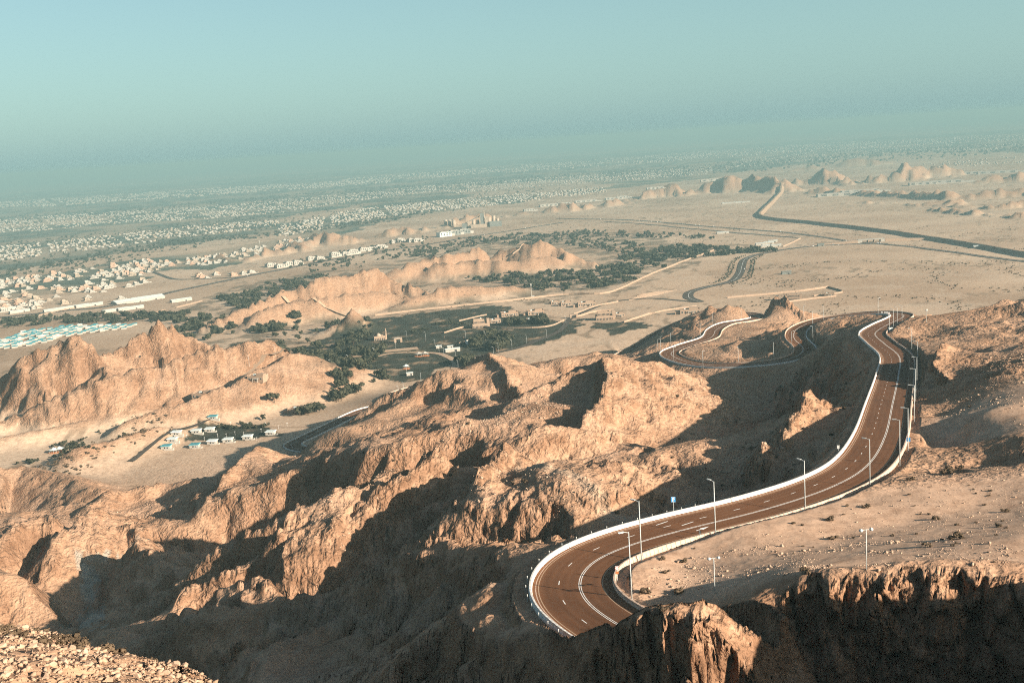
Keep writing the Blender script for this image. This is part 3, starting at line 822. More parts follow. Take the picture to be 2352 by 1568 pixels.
SANDZ = [[(0,625),(150,600),(420,560),(640,535),(650,548),(420,585),(200,610),(60,640)],[(1080,425),(1300,412),(1400,425),(1350,440),(1080,455)],[(0,510),(250,490),(260,505),(0,525)],[(640,500),(820,470),(840,480),(660,515)],[(300,635),(420,618),(430,632),(330,650)]]
SCRUBZ = [[(420,765),(600,642),(900,602),(1100,548),(1350,530),(1720,568),(1580,600),(1460,655),(1300,690),(1000,722),(860,765),(730,900),(460,960),(320,930)]]
def ramp_np(f, stops):
    p = [s[0] for s in stops]; C_ = np.array([s[1] for s in stops])
    return np.stack([np.interp(f, p, C_[:, k]) for k in range(3)], -1)
def blend(c, k, col): 
    k = np.clip(np.asarray(k), 0, 1)[:, None]; return c * (1 - k) + np.asarray(col) * k
def paint_ground():
    """base colour of the ground, vertex by vertex: rock, scree, sand, lawns, wadi gravel, planted town"""
    n = len(TX); r = np.hypot(TX, TY); hp = plain_h(r); up = TZ - (CZ - hp)
    nrm = np.zeros(n * 3, np.float32); TM.vertices.foreach_get('normal', nrm)
    steep = sstep(.10, .42, 1 - np.abs(nrm.reshape(-1, 3)[:, 2]))
    near = r < 1700
    def N(lam, o, s, m_=None, **k):
        out = np.zeros(n, np.float32); q = np.ones(n, bool) if m_ is None else m_
        out[q] = fbm(TX[q], TY[q], lam, o, s, **k); return out
    mid = N(30, 4, 401, near); big = N(170, 3, 403, near)
    c = ramp_np(mid, [(-.8, (.395, .262, .180)), (0, (.482, .335, .238)), (.8, (.55, .395, .295))])
    bed = np.zeros(n, np.float32); q = near
    bed[q] = noise(TX[q] / 40 + TZ[q] / 9, TY[q] / 60 + TZ[q] / 5, 411) + .6 * noise(TX[q] / 30 + TZ[q] / 3.5, TY[q] / 50 + TZ[q] / 2.1, 413)
    rock = ramp_np(bed, [(-.9, (.262, .165, .110)), (0, (.368, .240, .164)), (.9, (.465, .318, .226))])
    c = blend(c, np.clip(.25 + steep * .85 + .35 * (mid < -.35), 0, 1), rock)
    c = blend(c, .4 * sstep(.25, .9, big), (.40, .245, .155))
    c = blend(c, .5 * sstep(.3, .8, N(4, 3, 421, r < 700)) * (1 - steep), (.46, .345, .26))
    plq = np.ones(n)
    for cx, cy, rx_, ry_ in SOFT: plq *= sstep(.55, 1.05, ((TX - cx) / rx_) ** 2 + ((TY - cy) / (ry_ * .8)) ** 2)
    c = blend(c, (1 - plq) * (1 - steep) * .8, (.60, .445, .34))
    c = c * np.array([.78, .715, .665])                      # iron-stained limestone
    # sandy plain
    wob = N(60, 3, 201)
    pl_m = np.clip(1 - sstep(3, 12, up + wob * 3), 0, 1) * sstep(700, 1000, r)
    pn = N(420, 5, 431, None, gain=.6)
    pl = ramp_np(pn, [(-.9, (.31, .215, .147)), (0, (.39, .282, .200)), (.9, (.445, .335, .245))])
    scr = noise(TX / 22 + .4 * wob, TY / 60, 441) + .6 * noise(TX / 9, TY / 24, 443)
    pl = blend(pl, .65 * sstep(.45, .8, scr + .5 * noise(TX / 300, TY / 300, 445)), (.135, .098, .066))
    wash = np.abs(noise(TX / 260 + wob * .3, TY / 420, 451)); pl = blend(pl, .5 * sstep(.10, .03, wash) * (r < 4000), (.40, .31, .235))
    c = c * (1 - pl_m[:, None]) + pl * pl_m[:, None]
    # planted town belt
    town = np.zeros(n, np.float32)
    fx = TX + N(400, 3, 241) * 90; fy = TY + N(400, 3, 243) * 90
    for g in TOWNZ: town = np.maximum(town, inside(plain_poly(g), fx, fy))
    for g in SANDZ: town = town * (1 - inside(plain_poly(g), fx, fy))
    tn = N(900, 6, 461, None, gain=.62)
    tw = ramp_np(tn, [(-1.0, (.33, .245, .175)), (-.3, (.24, .19, .135)), (-.02, (.10, .105, .08)), (.22, (.06, .075, .06)), (.4, (.17, .15, .11)), (1, (.30, .23, .17))])
    k = (town * pl_m)[:, None]; c = c * (1 - k) + tw * k
    scz = np.zeros(n)
    for g in SCRUBZ: scz = np.maximum(scz, inside(plain_poly(g), fx, fy))
    sn = N(70, 5, 481, r < 4500, gain=.62); c = blend(c, scz * pl_m * .8 * sstep(-.12, .3, sn), (.115, .092, .066))
    wx = TX + N(50, 3, 211) * np.clip(r * .008, 0, 40); wy = TY + N(50, 3, 213) * np.clip(r * .008, 0, 40)
    lawn = np.zeros(n)
    for g in LAWNS: lawn = np.maximum(lawn, inside(plain_poly(g), wx, wy) * sstep(30, 10, up))
    ln = N(24, 4, 471, near)
    c = c * (1 - lawn[:, None]) + lawn[:, None] * ramp_np(ln, [(-.7, (.024, .027, .021)), (.1, (.040, .042, .032)), (.5, (.065, .056, .04)), (.68, (.21, .145, .095)), (1.0, (.33, .24, .165))])
    pale = np.zeros(n)
    for g in WADI:
        P = np.array([ground(a, b, 380, 640)[:2] for a, b in g])
        pale = np.maximum(pale, inside(P, TX + N(12, 3, 221, near) * 4, TY + N(12, 3, 222, near) * 4) * (N(10, 3, 223, near) > -.25))
    G = np.array([pD(*g) for g in lin([(1130,1385,193),(1062,1401,210),(900,1418,232),(749,1440,252),(640,1445,268)])])
    d, _, _ = poly_near(TX, TY, G, 16); pale = np.maximum(pale, .28 * sstep(4.5, 2, d + 2.5 * N(14, 3, 231, near)))
    c = blend(c, pale * .8, (.34, .31, .265))
    TRK = np.array([pD(*g) for g in lin([(1880,1103,266),(1700,1120,283),(1480,1135,295),(1400,1125,308),(1330,1105,325),(1260,1080,345),(1190,1052,370)])])
    d, _, _ = poly_near(TX, TY, TRK, 16); c = blend(c, .7 * sstep(3.2, 1.6, d), (.40, .295, .215))
    col4 = np.concatenate([c, np.ones((n, 1))], 1).astype(np.float32)
    a = TM.attributes.new('albedo', 'FLOAT_COLOR', 'POINT'); a.data.foreach_set('color', col4.ravel())
    rel = np.clip((.42 + .58 * steep) * (1 - .85 * np.maximum(pl_m, lawn)), .04, 1) * (.35 + .65 * sstep(3500, 1200, r)) * (.07 + .93 * np.maximum(plq, sstep(.35, .85, steep))) + .006
    a = TM.attributes.new('relief', 'FLOAT', 'POINT'); a.data.foreach_set('value', rel.astype(np.float32))
paint_ground()

# ------------------------------------------------------------------ the mountain road
def frame(c):
    T = np.gradient(c[:, :2], axis=0); T /= np.linalg.norm(T, axis=1)[:, None] + 1e-9
    return T, np.stack([T[:, 1], -T[:, 0]], 1)
def sheet(c, s0, s1, dz, i0=0, i1=None, bank=None):
    """a strip along a path between two side offsets"""
    T, N = frame(c); i1 = len(c) if i1 is None else i1
    v = []; f = []
    for k, i in enumerate(range(i0, i1)):
        for s in (s0, s1): v.append((c[i, 0] + N[i, 0] * s, c[i, 1] + N[i, 1] * s, c[i, 2] + dz))
        if k: f.append((2 * k - 2, 2 * k - 1, 2 * k + 1, 2 * k))
    return v, f
WEAR = [(-7.4, 1.5), (-6.6, 1.45), (-5.9, 1.2), (-5.1, .96), (-4.5, .84), (-3.8, .98), (-3.1, .84), (-2.3, 1.04), (-1.6, .86), (-.9, .98), (-.2, .84), (.6, 1.0), (1.4, 1.04), (2.3, .84), (3.1, .98), (3.9, .82), (4.7, .98), (5.4, 1.15), (6.4, 1.35), (7.4, 1.5)]
def slab(c, h0=HALF):
    T, N = frame(c); v = []; f = []; w = []; pr = [(-h0, -1.2, 1.0)] + [(s, 0, k) for s, k in WEAR] + [(h0, -1.2, 1.0)]; n = len(pr)
    for i in range(len(c)):
        for s, dz, k in pr: v.append((c[i, 0] + N[i, 0] * s, c[i, 1] + N[i, 1] * s, c[i, 2] + dz)); w.append(k * (1 + .10 * math.sin(i * .37 + s * 1.3) * math.sin(i * .11 + s)))
        if i:
            a = n * (i - 1); b = n * i
            for k in range(n - 1): f.append((a + k, a + k + 1, b + k + 1, b + k))
    return v, f, w
roads = []
for nm, c, lab in (("mountain_road", road_c, "brown two-way mountain road winding down in hairpins"), ("lower_mountain_road", road2_c, "shaded lower stretch of the mountain road beside the villas")):
    v_, f_, w_ = slab(c); me_ = MB().add(v_, f_).mesh(nm, 'asphalt')
    at_ = me_.attributes.new('wear', 'FLOAT_COLOR', 'POINT'); at_.data.foreach_set('color', np.repeat(np.array(w_, np.float32), 4)); o = link(nm, me_); tag(o, lab, None, None, 'structure'); roads.append(o)
RS = np.concatenate([[0], np.cumsum(np.linalg.norm(np.diff(road_c[:, :2], axis=0), axis=1))])
def lane_lines(c, root, detail):
    for s, w, mt_, nm in ((-5.95, .16, 'cream', 'edge_line'), (-6.45, .16, 'barrier_in', 'gutter_line'), (1.15, .13, 'paint', 'centre_line'), (1.5, .13, 'paint', 'centre_line'), (5.3, .16, 'cream', 'edge_line')):
        w *= 1.0 if detail else 1.0
        link(nm, MB().add(*sheet(c, s - w / 2, s + w / 2, .006)).mesh(nm, mt_), root)
    n = 0; step = 5
    for i in range(2, len(c) - 3, step):
        me = MB().add(*sheet(c, -2.48, -2.32, .006, i, i + 2)).mesh('lane_dash', 'paint')
        link('lane_dash', me, root); n += 1
lane_lines(road_c, roads[0], True); lane_lines(road2_c, roads[1], False)
# turn arrows painted before the bend
def arrow(c, s_m, off, root, flip):
    i = int(np.searchsorted(RS, s_m)); T, N = frame(c)
    t = np.array([T[i, 0], T[i, 1]]) * (-1 if flip else 1); n = np.array([N[i, 0], N[i, 1]])
    p = c[i, :2] + n * off
    def q(a, b): return (p[0] + t[0] * a + n[0] * b, p[1] + t[1] * a + n[1] * b, c[i, 2] + .014)
    m_ = MB().add([q(-3, -.12), q(-3, .12), q(1.2, .12), q(1.2, -.12)], [(0, 1, 2, 3)]).add([q(1.2, -.5), q(1.2, .5), q(3.4, 0)], [(0, 1, 2)])
    link('lane_arrow', m_.mesh('lane_arrow', 'paint'), root)
def station(px, py, hi=None):
    """path index whose projected centre lies nearest a picture point"""
    pr = project(road_c); d = np.hypot(pr[:, 0] - px, pr[:, 1] - py)
    return int(np.argmin(d[:hi] if hi else d))
s_a = RS[station(1545, 1218, 200)]
arrow(road_c, s_a, -4.4, roads[0], True); arrow(road_c, s_a + 2, -1.0, roads[0], True); arrow(road_c, s_a + 3, 3.3, roads[0], False)

# concrete barriers: near panels one by one, the rest as one piece
def barrier_section(c, s, i0, i1, h, w0, w1, gap):
    T, N = frame(c); v = []; f = []
    idx = list(range(i0, i1 + 1)); prof = ((-w0, -.5), (-w0, .12), (-w1, .35), (-w1, h), (w1, h), (w1, .35), (w0, .12), (w0, -.5))
    for k, i in enumerate(idx):
        g = gap if k == 0 else (-gap if k == len(idx) - 1 else 0)
        for a, z in prof:
            v.append((c[i, 0] + N[i, 0] * (s + a) + T[i, 0] * g, c[i, 1] + N[i, 1] * (s + a) + T[i, 1] * g, c[i, 2] + z))
        if k:
            p = 8 * (k - 1); q = 8 * k
            for j in range(7): f.append((p + j, q + j, q + j + 1, p + j + 1))
    f.append(tuple(range(7, -1, -1))); e = 8 * (len(idx) - 1); f.append(tuple(range(e, e + 8)))
    return v, f
bar_c = resample(road_c[5:], 1.4); PANEL_END = 285
for s, mt_, h, lab in ((-7.4, 'barrier', .82, "white outer concrete barrier along the downhill side of the mountain road"), (7.4, 'barrier_in', .78, "dusty pink inner concrete barrier along the hill side of the mountain road")):
    org = Vector(bar_c[3]); root = thing('concrete_barrier', lab, 'barrier', tuple(org))
    for i in range(PANEL_END):
        me = MB().add(*barrier_section(bar_c, s, i, i + 1, h, .32, .16, .045)); me.v = [tuple(Vector(p) - org) for p in me.v]
        link('barrier_panel', me.mesh('barrier_panel', mt_), root)
    me = MB().add(*barrier_section(bar_c, s, PANEL_END, len(bar_c) - 2, h, .32, .16, 0)); me.v = [tuple(Vector(p) - org) for p in me.v]
    tag(link('barrier_run', me.mesh('barrier_run', mt_), root), kind='stuff')
for s, mt_, lab in ((-7.4, 'barrier', "white concrete barrier on the outside of the shaded lower road"), (7.4, 'barrier', "concrete barrier on the inside of the shaded lower road")):
    me = MB().add(*barrier_section(road2_c, s, 1, len(road2_c) - 2, .95, .32, .16, 0))
    tag(link('concrete_barrier', me.mesh('concrete_barrier', mt_)), lab, 'barrier')

# marker posts standing outside the first bend
T_, N_ = frame(road_c)
def at_road(i, off, z=True):
    p = road_c[i, :2] + N_[i] * off
    return np.array([p[0], p[1], hz(p[0], p[1]) if z else road_c[i, 2]])
mp = MB().cyl((0, 0, -.4), .05, .05, 1.75, 6); mpm = mp.mesh('post', 'steel'); mcap = MB().cyl((0, 0, 1.2), .07, .07, .14, 6).mesh('reflector', 'white')
i_b = station(1312, 1340, 120)
for k in range(22):
    i = max(7, i_b - 16) + k * 2
    p = at_road(i, -8.15); p[2] = max(p[2], road_c[i, 2] - .5)
    o = thing('marker_post', "thin steel marker post outside the white barrier of the nearest bend", 'post', p, 0, 'marker posts around the nearest bend')
    link('shaft', mpm, o); link('reflector', mcap, o)

# ------------------------------------------------------------------ street lamps
def lamp_proto():
    o = thing('street_lamp', 'x', 'street lamp')
    link('base_plate', MB().box((0, 0, -.35), (.7, .7, .5)).mesh('base_plate', 'barrier_in'), o)
    link('pole', MB().cyl((0, 0, 0), .13, .075, 12.0, 8).mesh('pole', 'steel', True), o)
    a = link('arm', MB().tube((0, 0, 11.85), (-.9, 0, 12.1), .055, 6).mesh('arm', 'steel'), o)
    h = MB().box((-1.35, 0, 12.02), (1.0, .34, .16)); hd = link('lamp_head', h.mesh('lamp_head', 'steel'), o)
    link('lens', MB().box((-1.4, 0, 11.96), (.7, .26, .05)).mesh('lens', 'lamp'), hd)
    return o
LAMP0 = lamp_proto(); _first = [True]
def place_lamp(p, rz, label, group=None, sc=1.0):
    if _first[0]:
        o = LAMP0; _first[0] = False; o.location = p; o.rotation_euler = (0, 0, rz); o['label'] = label
        if group: o['group'] = group
    else: o = copy_tree(LAMP0, p, rz, None, label, group)
    o.scale = (1, 1, sc); return o
pr_R = project(np.array([[*(road_c[i, :2] + N_[i] * 8.5), road_c[i, 2]] for i in range(len(road_c))]))
pr_L = project(np.array([[*(road_c[i, :2] - N_[i] * 8.5), road_c[i, 2]] for i in range(len(road_c))]))
LAMPS = [(1444,1387,"street lamp inside the nearest bend, closest to the camera",None),(1478,1300,"street lamp just past the nearest bend behind the inner barrier",None),
 (1655,1249,"street lamp right of the blue parking sign by the inner barrier",None),(1856,1192,"street lamp halfway along the near sweep of road",None),
 (2013,1140,"street lamp at the start of the straight, inside the right-hand curve",None),(2083,1078,"leaning-edge street lamp at the foot of the straight by the gully",None)]
G1 = 'street lamps along the straight climb'
LAMPS += [(a, b, "street lamp in the row beside the straight climb", G1) for a, b in ((2092,1036),(2097,969),(2100,923),(2111,890),(2117,846),(2098,804))]
G2 = 'street lamps around the top bend'
LAMPS += [(a, b, "street lamp clustered around the far top bend", G2) for a, b in ((2032,753),(2045,743),(2054,739),(2067,733),(2018,727))]
G3 = 'street lamps around the S-bend'
LAMPS += [(a, b, "street lamp beside the S-bend below the straight", G3) for a, b in ((1848,747),(1891,734),(1878,767),(1873,779),(1837,791),(1774,812),(1696,838),(1616,847),(1549,832),(1500,814),(1508,813),(1518,806),(1541,796),(1703,734),(1612,776),(1640,752))]
G4 = 'street lamps at the low bend'
LAMPS += [(a, b, "street lamp at the low bend above the park", G4) for a, b in ((928,902),(911,913),(964,877))]
for a, b, lab, g in LAMPS:
    dR = np.hypot(pr_R[:, 0] - a, pr_R[:, 1] - b); dL = np.hypot(pr_L[:, 0] - a, pr_L[:, 1] - b)
    lo, hi = (0, len(road_c)) if g != G4 else (station(1080, 868), len(road_c))
    sd = 1 if dR[lo:hi].min() <= dL[lo:hi].min() else -1
    i = lo + int(np.argmin((dR if sd > 0 else dL)[lo:hi]))
    p = at_road(i, 8.6 * sd); p[2] = min(p[2], road_c[i, 2] + .6)
    d = -N_[i] * sd
    place_lamp(p, math.atan2(-d[1], -d[0]), lab, g)
for (a, b) in ((713,1001),(684,1006)):
    pr = project(road2_c); i = int(np.argmin(np.hypot(pr[:, 0] - a, pr[:, 1] - b))); T2, N2 = frame(road2_c)
    p = road2_c[i, :2] - N2[i] * 8.5
    place_lamp((p[0], p[1], hz(*p)), math.atan2(-N2[i][1], -N2[i][0]), "street lamp on the bend of the shaded lower road", 'street lamps of the lower road', .9)

# twin lamps on the plateau
def twin_lamp(px, py, label):
    p = ground(px, py, 120, 260)
    o = thing('twin_lamp', label, 'lamp', p, .15)
    link('pole', MB().cyl((0, 0, -.5), .08, .06, 6.7, 8).mesh('pole', 'steel', True), o)
    link('cross_arm', MB().tube((-.75, 0, 6.15), (.75, 0, 6.15), .04, 6).mesh('cross_arm', 'steel'), o)
    for s in (-.8, .8):
        hd = link('lamp_head', MB().lathe((s, 0, 6.0), [(.05, .36), (.2, .3), (.3, .12), (.3, .04), (.0, .0)], 10).mesh('lamp_head', 'steel', True), o)
        link('lens', MB().cyl((s, 0, 5.96), .24, .28, .05, 10).mesh('lens', 'lamp'), hd)
twin_lamp(1642, 1363, "short twin-headed lamp behind the cliff edge, left one of two")
twin_lamp(1990, 1308, "short twin-headed lamp on the open stony plateau, right one of two")

# ------------------------------------------------------------------ signs
def sign_post(name, p, rz, h, label, cat='sign'):
    o = thing(name, label, cat, p, rz)
    link('post', MB().cyl((0, 0, -.6), .045, .045, h + .6, 6).mesh('post', 'steel'), o)
    return o
i = station(1604, 1190, 260)
p = at_road(i, -8.3); p[2] = road_c[i, 2] - .4
face = math.atan2(p[1], p[0]) + math.pi / 2 - math.pi            # turned to traffic coming from the camera side
o = sign_post('parking_sign', p, math.atan2(-p[0], p[1]) , 3.9, "blue parking sign with a white letter P above the outer barrier")
b_ = link('sign_board', MB().box((0, 0, 2.9), (.95, .05, 1.15)).mesh('sign_board', 'blue'), o)
def letter_P():
    m_ = MB(); y = -.032
    def r(x0, x1, z0, z1): m_.add([(x0, y, z0), (x1, y, z0), (x1, y, z1), (x0, y, z1)], [(0, 1, 2, 3)])
    r(-.24, -.10, 3.02, 3.88); n = 10
    for k in range(n):
        a0 = math.pi / 2 - math.pi * k / n; a1 = math.pi / 2 - math.pi * (k + 1) / n
        def q(a, rr): return (.02 + rr * math.cos(a), y, 3.63 + rr * math.sin(a))
        m_.add([q(a0, .12), q(a0, .25), q(a1, .25), q(a1, .12)], [(0, 1, 2, 3)])
    r(-.10, .02, 3.75, 3.88); r(-.10, .02, 3.38, 3.51)
    return m_.mesh('letter', 'white')
link('letter', letter_P(), b_)
link('border', MB().add([(-.44, -.028, 2.94), (.44, -.028, 2.94), (.44, -.028, 2.98), (-.44, -.028, 2.98)], [(0, 1, 2, 3)]).add([(-.44, -.028, 3.97), (.44, -.028, 3.97), (.44, -.028, 4.01), (-.44, -.028, 4.01)], [(0, 1, 2, 3)]).mesh('border', 'white'), b_)
def disc(c, r, y, n=16):
    return MB().add([(c[0], y, c[2])] + [(c[0] + r * math.cos(2 * math.pi * k / n), y, c[2] + r * math.sin(2 * math.pi * k / n)) for k in range(n)], [(0, k + 1, (k + 1) % n + 1) for k in range(n)])
i = station(1385, 1330, 120)
p = at_road(i_b + 1, 7.95); p[2] = road_c[i_b + 1, 2]
o = sign_post('speed_limit_sign', p, math.atan2(-p[0], p[1]), 2.5, "round speed limit sign with an orange plate on the inner barrier of the nearest bend")
link('disc_plate', disc((0, 0, 2.25), .36, -.05).mesh('disc_plate', 'red'), o); link('disc_face', disc((0, 0, 2.25), .29, -.056).mesh('disc_face', 'white'), o)
dg = MB()
for x in (-.12, .08):
    for z0 in (2.12, 2.24, 2.36): dg.add([(x - .05, -.06, z0), (x + .05, -.06, z0), (x + .05, -.06, z0 + .035), (x - .05, -.06, z0 + .035)], [(0, 1, 2, 3)])
    dg.add([(x + .035, -.06, 2.12), (x + .06, -.06, 2.12), (x + .06, -.06, 2.39), (x + .035, -.06, 2.39)], [(0, 1, 2, 3)])
link('numerals', dg.mesh('numerals', 'dark'), o)
link('back_plate', MB().box((0, .0, 1.85), (.6, .04, .8)).mesh('back_plate', 'steel'), o)
link('orange_plate', MB().box((0, -.03, 1.15), (.55, .04, .5)).mesh('orange_plate', 'orange'), o)
for a, b, sd, lab, mt_, w, hh in ((1944, 1060, -1, "small white sign outside the barrier where the straight begins", 'white', .6, .9), (2088, 1022, 1, "dark blue square sign beside the straight climb", 'blue', 1.0, 1.1),
                              (1600, 1232, 1, "small grey backed sign on the inner barrier left of the tall lamp", 'dark', .5, .6), (2100, 905, 1, "grey sign back at the lay-by of the straight", 'steel', .8, .8),
                              (1965, 780, -1, "small white plate on the outer barrier below the top bend", 'white', .7, .9)):
    pr = pr_R if sd > 0 else pr_L
    i = int(np.argmin(np.hypot(pr[:, 0] - a, pr[:, 1] - b))); p = at_road(i, 8.2 * sd); p[2] = min(p[2], road_c[i, 2])
    o = sign_post('road_sign', p, math.atan2(-p[0], p[1]), 2.4, lab)
    link('sign_board', MB().box((0, 0, 2.4 - hh), (w, .05, hh)).mesh('sign_board', mt_), o)
# chevron boards at the top bend
def chevron(p, rz, label, mt_):
    o = sign_post('chevron_board', p, rz, 1.9, label)
    b2 = link('sign_board', MB().box((0, 0, .9), (1.0, .05, 1.0)).mesh('sign_board', 'white'), o)
    link('chevron', MB().add([(-.3, -.03, .95), (0, -.03, .95), (.35, -.03, 1.4), (0, -.03, 1.85), (-.3, -.03, 1.85), (.05, -.03, 1.4)], [(0, 1, 2, 5), (5, 2, 3, 4)]).mesh('chevron', mt_), b2)
it = station(2070, 723)
for k in range(6):
    i = it - 6 + 3 * k; p = at_road(i, 8.3 if k < 3 else -8.3); p = at_road(i, -8.3); p[2] = road_c[i, 2] + .2
    chevron(p, math.atan2(-p[0], p[1]), "chevron board on the outside of the far top bend", 'red' if k < 3 else 'dark'); COL.objects[-1]
for ob in COL.objects:
    if ob.name.startswith('chevron_board'): ob['group'] = 'chevron boards of the top bend'
# roadside cabinet
i = station(2010, 762); p = at_road(i, 8.9)
o = thing('roadside_cabinet', "pale roadside cabinet beside the inner barrier at the top of the straight", 'cabinet', p, .3)
link('cabinet_box', MB().box((0, 0, -.3), (2.2, 1.4, 2.6)).mesh('cabinet_box', 'roof_pale'), o); link('cabinet_roof', MB().box((0, 0, 2.32), (2.5, 1.7, .16)).mesh('cabinet_roof', 'steel'), o)
link('door', MB().box((0, -.73, -.1), (1.2, .05, 1.9)).mesh('door', 'steel'), o)

# ------------------------------------------------------------------ roads on the plain
def zs(x, y): return height(np.asarray(x, float), np.asarray(y, float))[0]
def drape(path, step):
    c = resample(dense(np.array([[*plain_pt(*q), 0] for q in path]), 8), step)
    c[:, 2] = zs(c[:, 0], c[:, 1]); 
    z = np.pad(c[:, 2], 3, mode='edge'); c[:, 2] = np.maximum(c[:, 2], np.convolve(z, np.ones(7) / 7, 'valid'))
    return c
def plain_road(name, path, width, mat, label, lift=.35, step=14.0, line=True):
    c = drape(path, step)
    o = link(name, MB().add(*sheet(c, -width / 2, width / 2, lift)).mesh(name, mat)); tag(o, label, None, None, 'structure')
    if line: link('centre_line', MB().add(*sheet(c, -.25, .25, lift + .03)).mesh('centre_line', 'paint'), o)
    return c
HW1 = plain_road('valley_highway', [(-90,742),(0,729),(140,715),(260,702),(463,656),(612,626),(815,587),(989,561),(1104,541),(1293,511)], 18, 'asphalt_far', "grey highway running past the town towards the works", .6, 25)
HW2 = plain_road('plain_highway', [(1280,502),(1446,506),(1671,524),(1799,534),(1886,545),(1990,558),(2106,569),(2352,602),(2600,636)], 15, 'asphalt_far', "grey highway crossing the open plain on the right", .6, 25)
HW3 = plain_road('frontage_road', [(1388,509),(1500,517),(1591,526),(1720,537),(1834,547)], 12, 'asphalt_far', "narrow road beside the plain highway", .6, 25)
AV = plain_road('park_avenue', [(1608,694),(1582,683),(1588,670),(1620,660),(1655,653),(1686,644),(1700,627),(1707,602),(1722,591),(1755,581),(1838,568),(1932,562),(2040,560)], 16, 'asphalt_far', "dark tree lined avenue leading out of the park", .5, 10)
plain_road('park_road', [(470,950),(560,915),(625,890),(700,870),(749,855),(830,831),(901,811),(992,810),(1028,819),(1046,833),(1042,850)], 8, 'cream', "pale road curving through the green valley park", .35, 6, False)
PR2 = plain_road('walled_road', [(1046,832),(1088,820),(1145,808),(1207,793),(1284,762),(1313,731),(1365,707),(1416,692),(1500,686),(1600,694)], 8, 'asphalt_far', "grey road climbing past the palace walls", .4, 6, False)
plain_road('cottage_road', [(300,1062),(335,1040),(372,1019),(415,998),(482,977)], 7, 'asphalt_far', "dark road curving beside the white cottages", .35, 5, False)
plain_road('cottage_lane', [(482,977),(600,980),(720,983)], 4, 'cream', "pale lane behind the white cottages", .3, 6, False)
plain_road('valley_side_road', [(380,734),(470,730),(600,726),(760,731),(862,727)], 6, 'cream', "pale road along the foot of the valley ridge", .4, 12, False)
plain_road('car_park', [(780,822),(850,812),(900,806),(960,800)], 17, 'cream', "pale car park beside the park road", .33, 8, False)
plain_road('town_road', [(340,622),(400,640),(470,640),(560,636),(612,626)], 12, 'asphalt_far', "dark road between the sand strip and the town", .5, 20, False)
plain_road('desert_track', [(1950,690),(2050,668),(2150,640),(2230,600)], 5, 'cream', "faint sandy track across the right hand plain", .25, 20, False)

# earth bank across the plain
def bank(path, h, wt, wb, label):
    c = drape(path, 20); T, N = frame(c); v = []; f = []
    for i in range(len(c)):
        k = min(1, i / 3.0, (len(c) - 1 - i) / 3.0)
        for s, z in ((-wb / 2, -1), (-wt / 2, h * k), (wt / 2, h * k), (wb / 2, -1)):
            v.append((c[i, 0] + N[i, 0] * s, c[i, 1] + N[i, 1] * s, c[i, 2] + z + .3 * math.sin(i * 1.7 + s)))
        if i:
            a, b = 4 * (i - 1), 4 * i
            for q in range(3): f.append((a + q, a + q + 1, b + q + 1, b + q))
    o = link('earth_bank', MB().add(v, f).mesh('earth_bank', 'bank')); tag(o, label, 'embankment')
M['bank'] = simple('compacted_earth', (.30, .205, .138), .12, .05)
bank([(1796,440),(1772,466),(1750,488),(1746,497),(1768,504),(1850,512),(1990,528),(2120,547),(2180,556),(2352,586),(2520,614)], 8, 7, 27, "long earth embankment bent in a V across the plain")

# ------------------------------------------------------------------ walls
def compound_wall(path, h, label, mat='wall2', step=9.0, seg=True):
    h = h * .6
    c = drape(path, step); T, N = frame(c)
    o = thing('compound_wall', label, 'wall', tuple(c[0])); org = Vector(c[0])
    n = len(c) - 1; grp = 3
    for k in range(0, n, grp):
        m_ = MB(); b = min(n, k + grp)
        for i in range(k, b + 1):
            pass
        v = []; f = []
        for q, i in enumerate(range(k, b + 1)):
            for s, z in ((-.2, -1.0), (-.2, h), (.2, h), (.2, -1.0)):
                v.append(tuple(Vector((c[i, 0] + N[i, 0] * s, c[i, 1] + N[i, 1] * s, c[i, 2] + z)) - org))
            if q:
                a_, b_ = 4 * (q - 1), 4 * q
                for j in range(3): f.append((a_ + j, a_ + j + 1, b_ + j + 1, b_ + j))
        f += [(3, 2, 1, 0), tuple(range(4 * (b - k), 4 * (b - k) + 4))]
        link('wall_panel', MB().add(v, f).mesh('wall_panel', mat), o)
        link('pier', MB().box(tuple(Vector(c[k]) - org + Vector((0, 0, -.9))), (.6, .6, h + 1.15)).mesh('pier', mat), o)
    return o
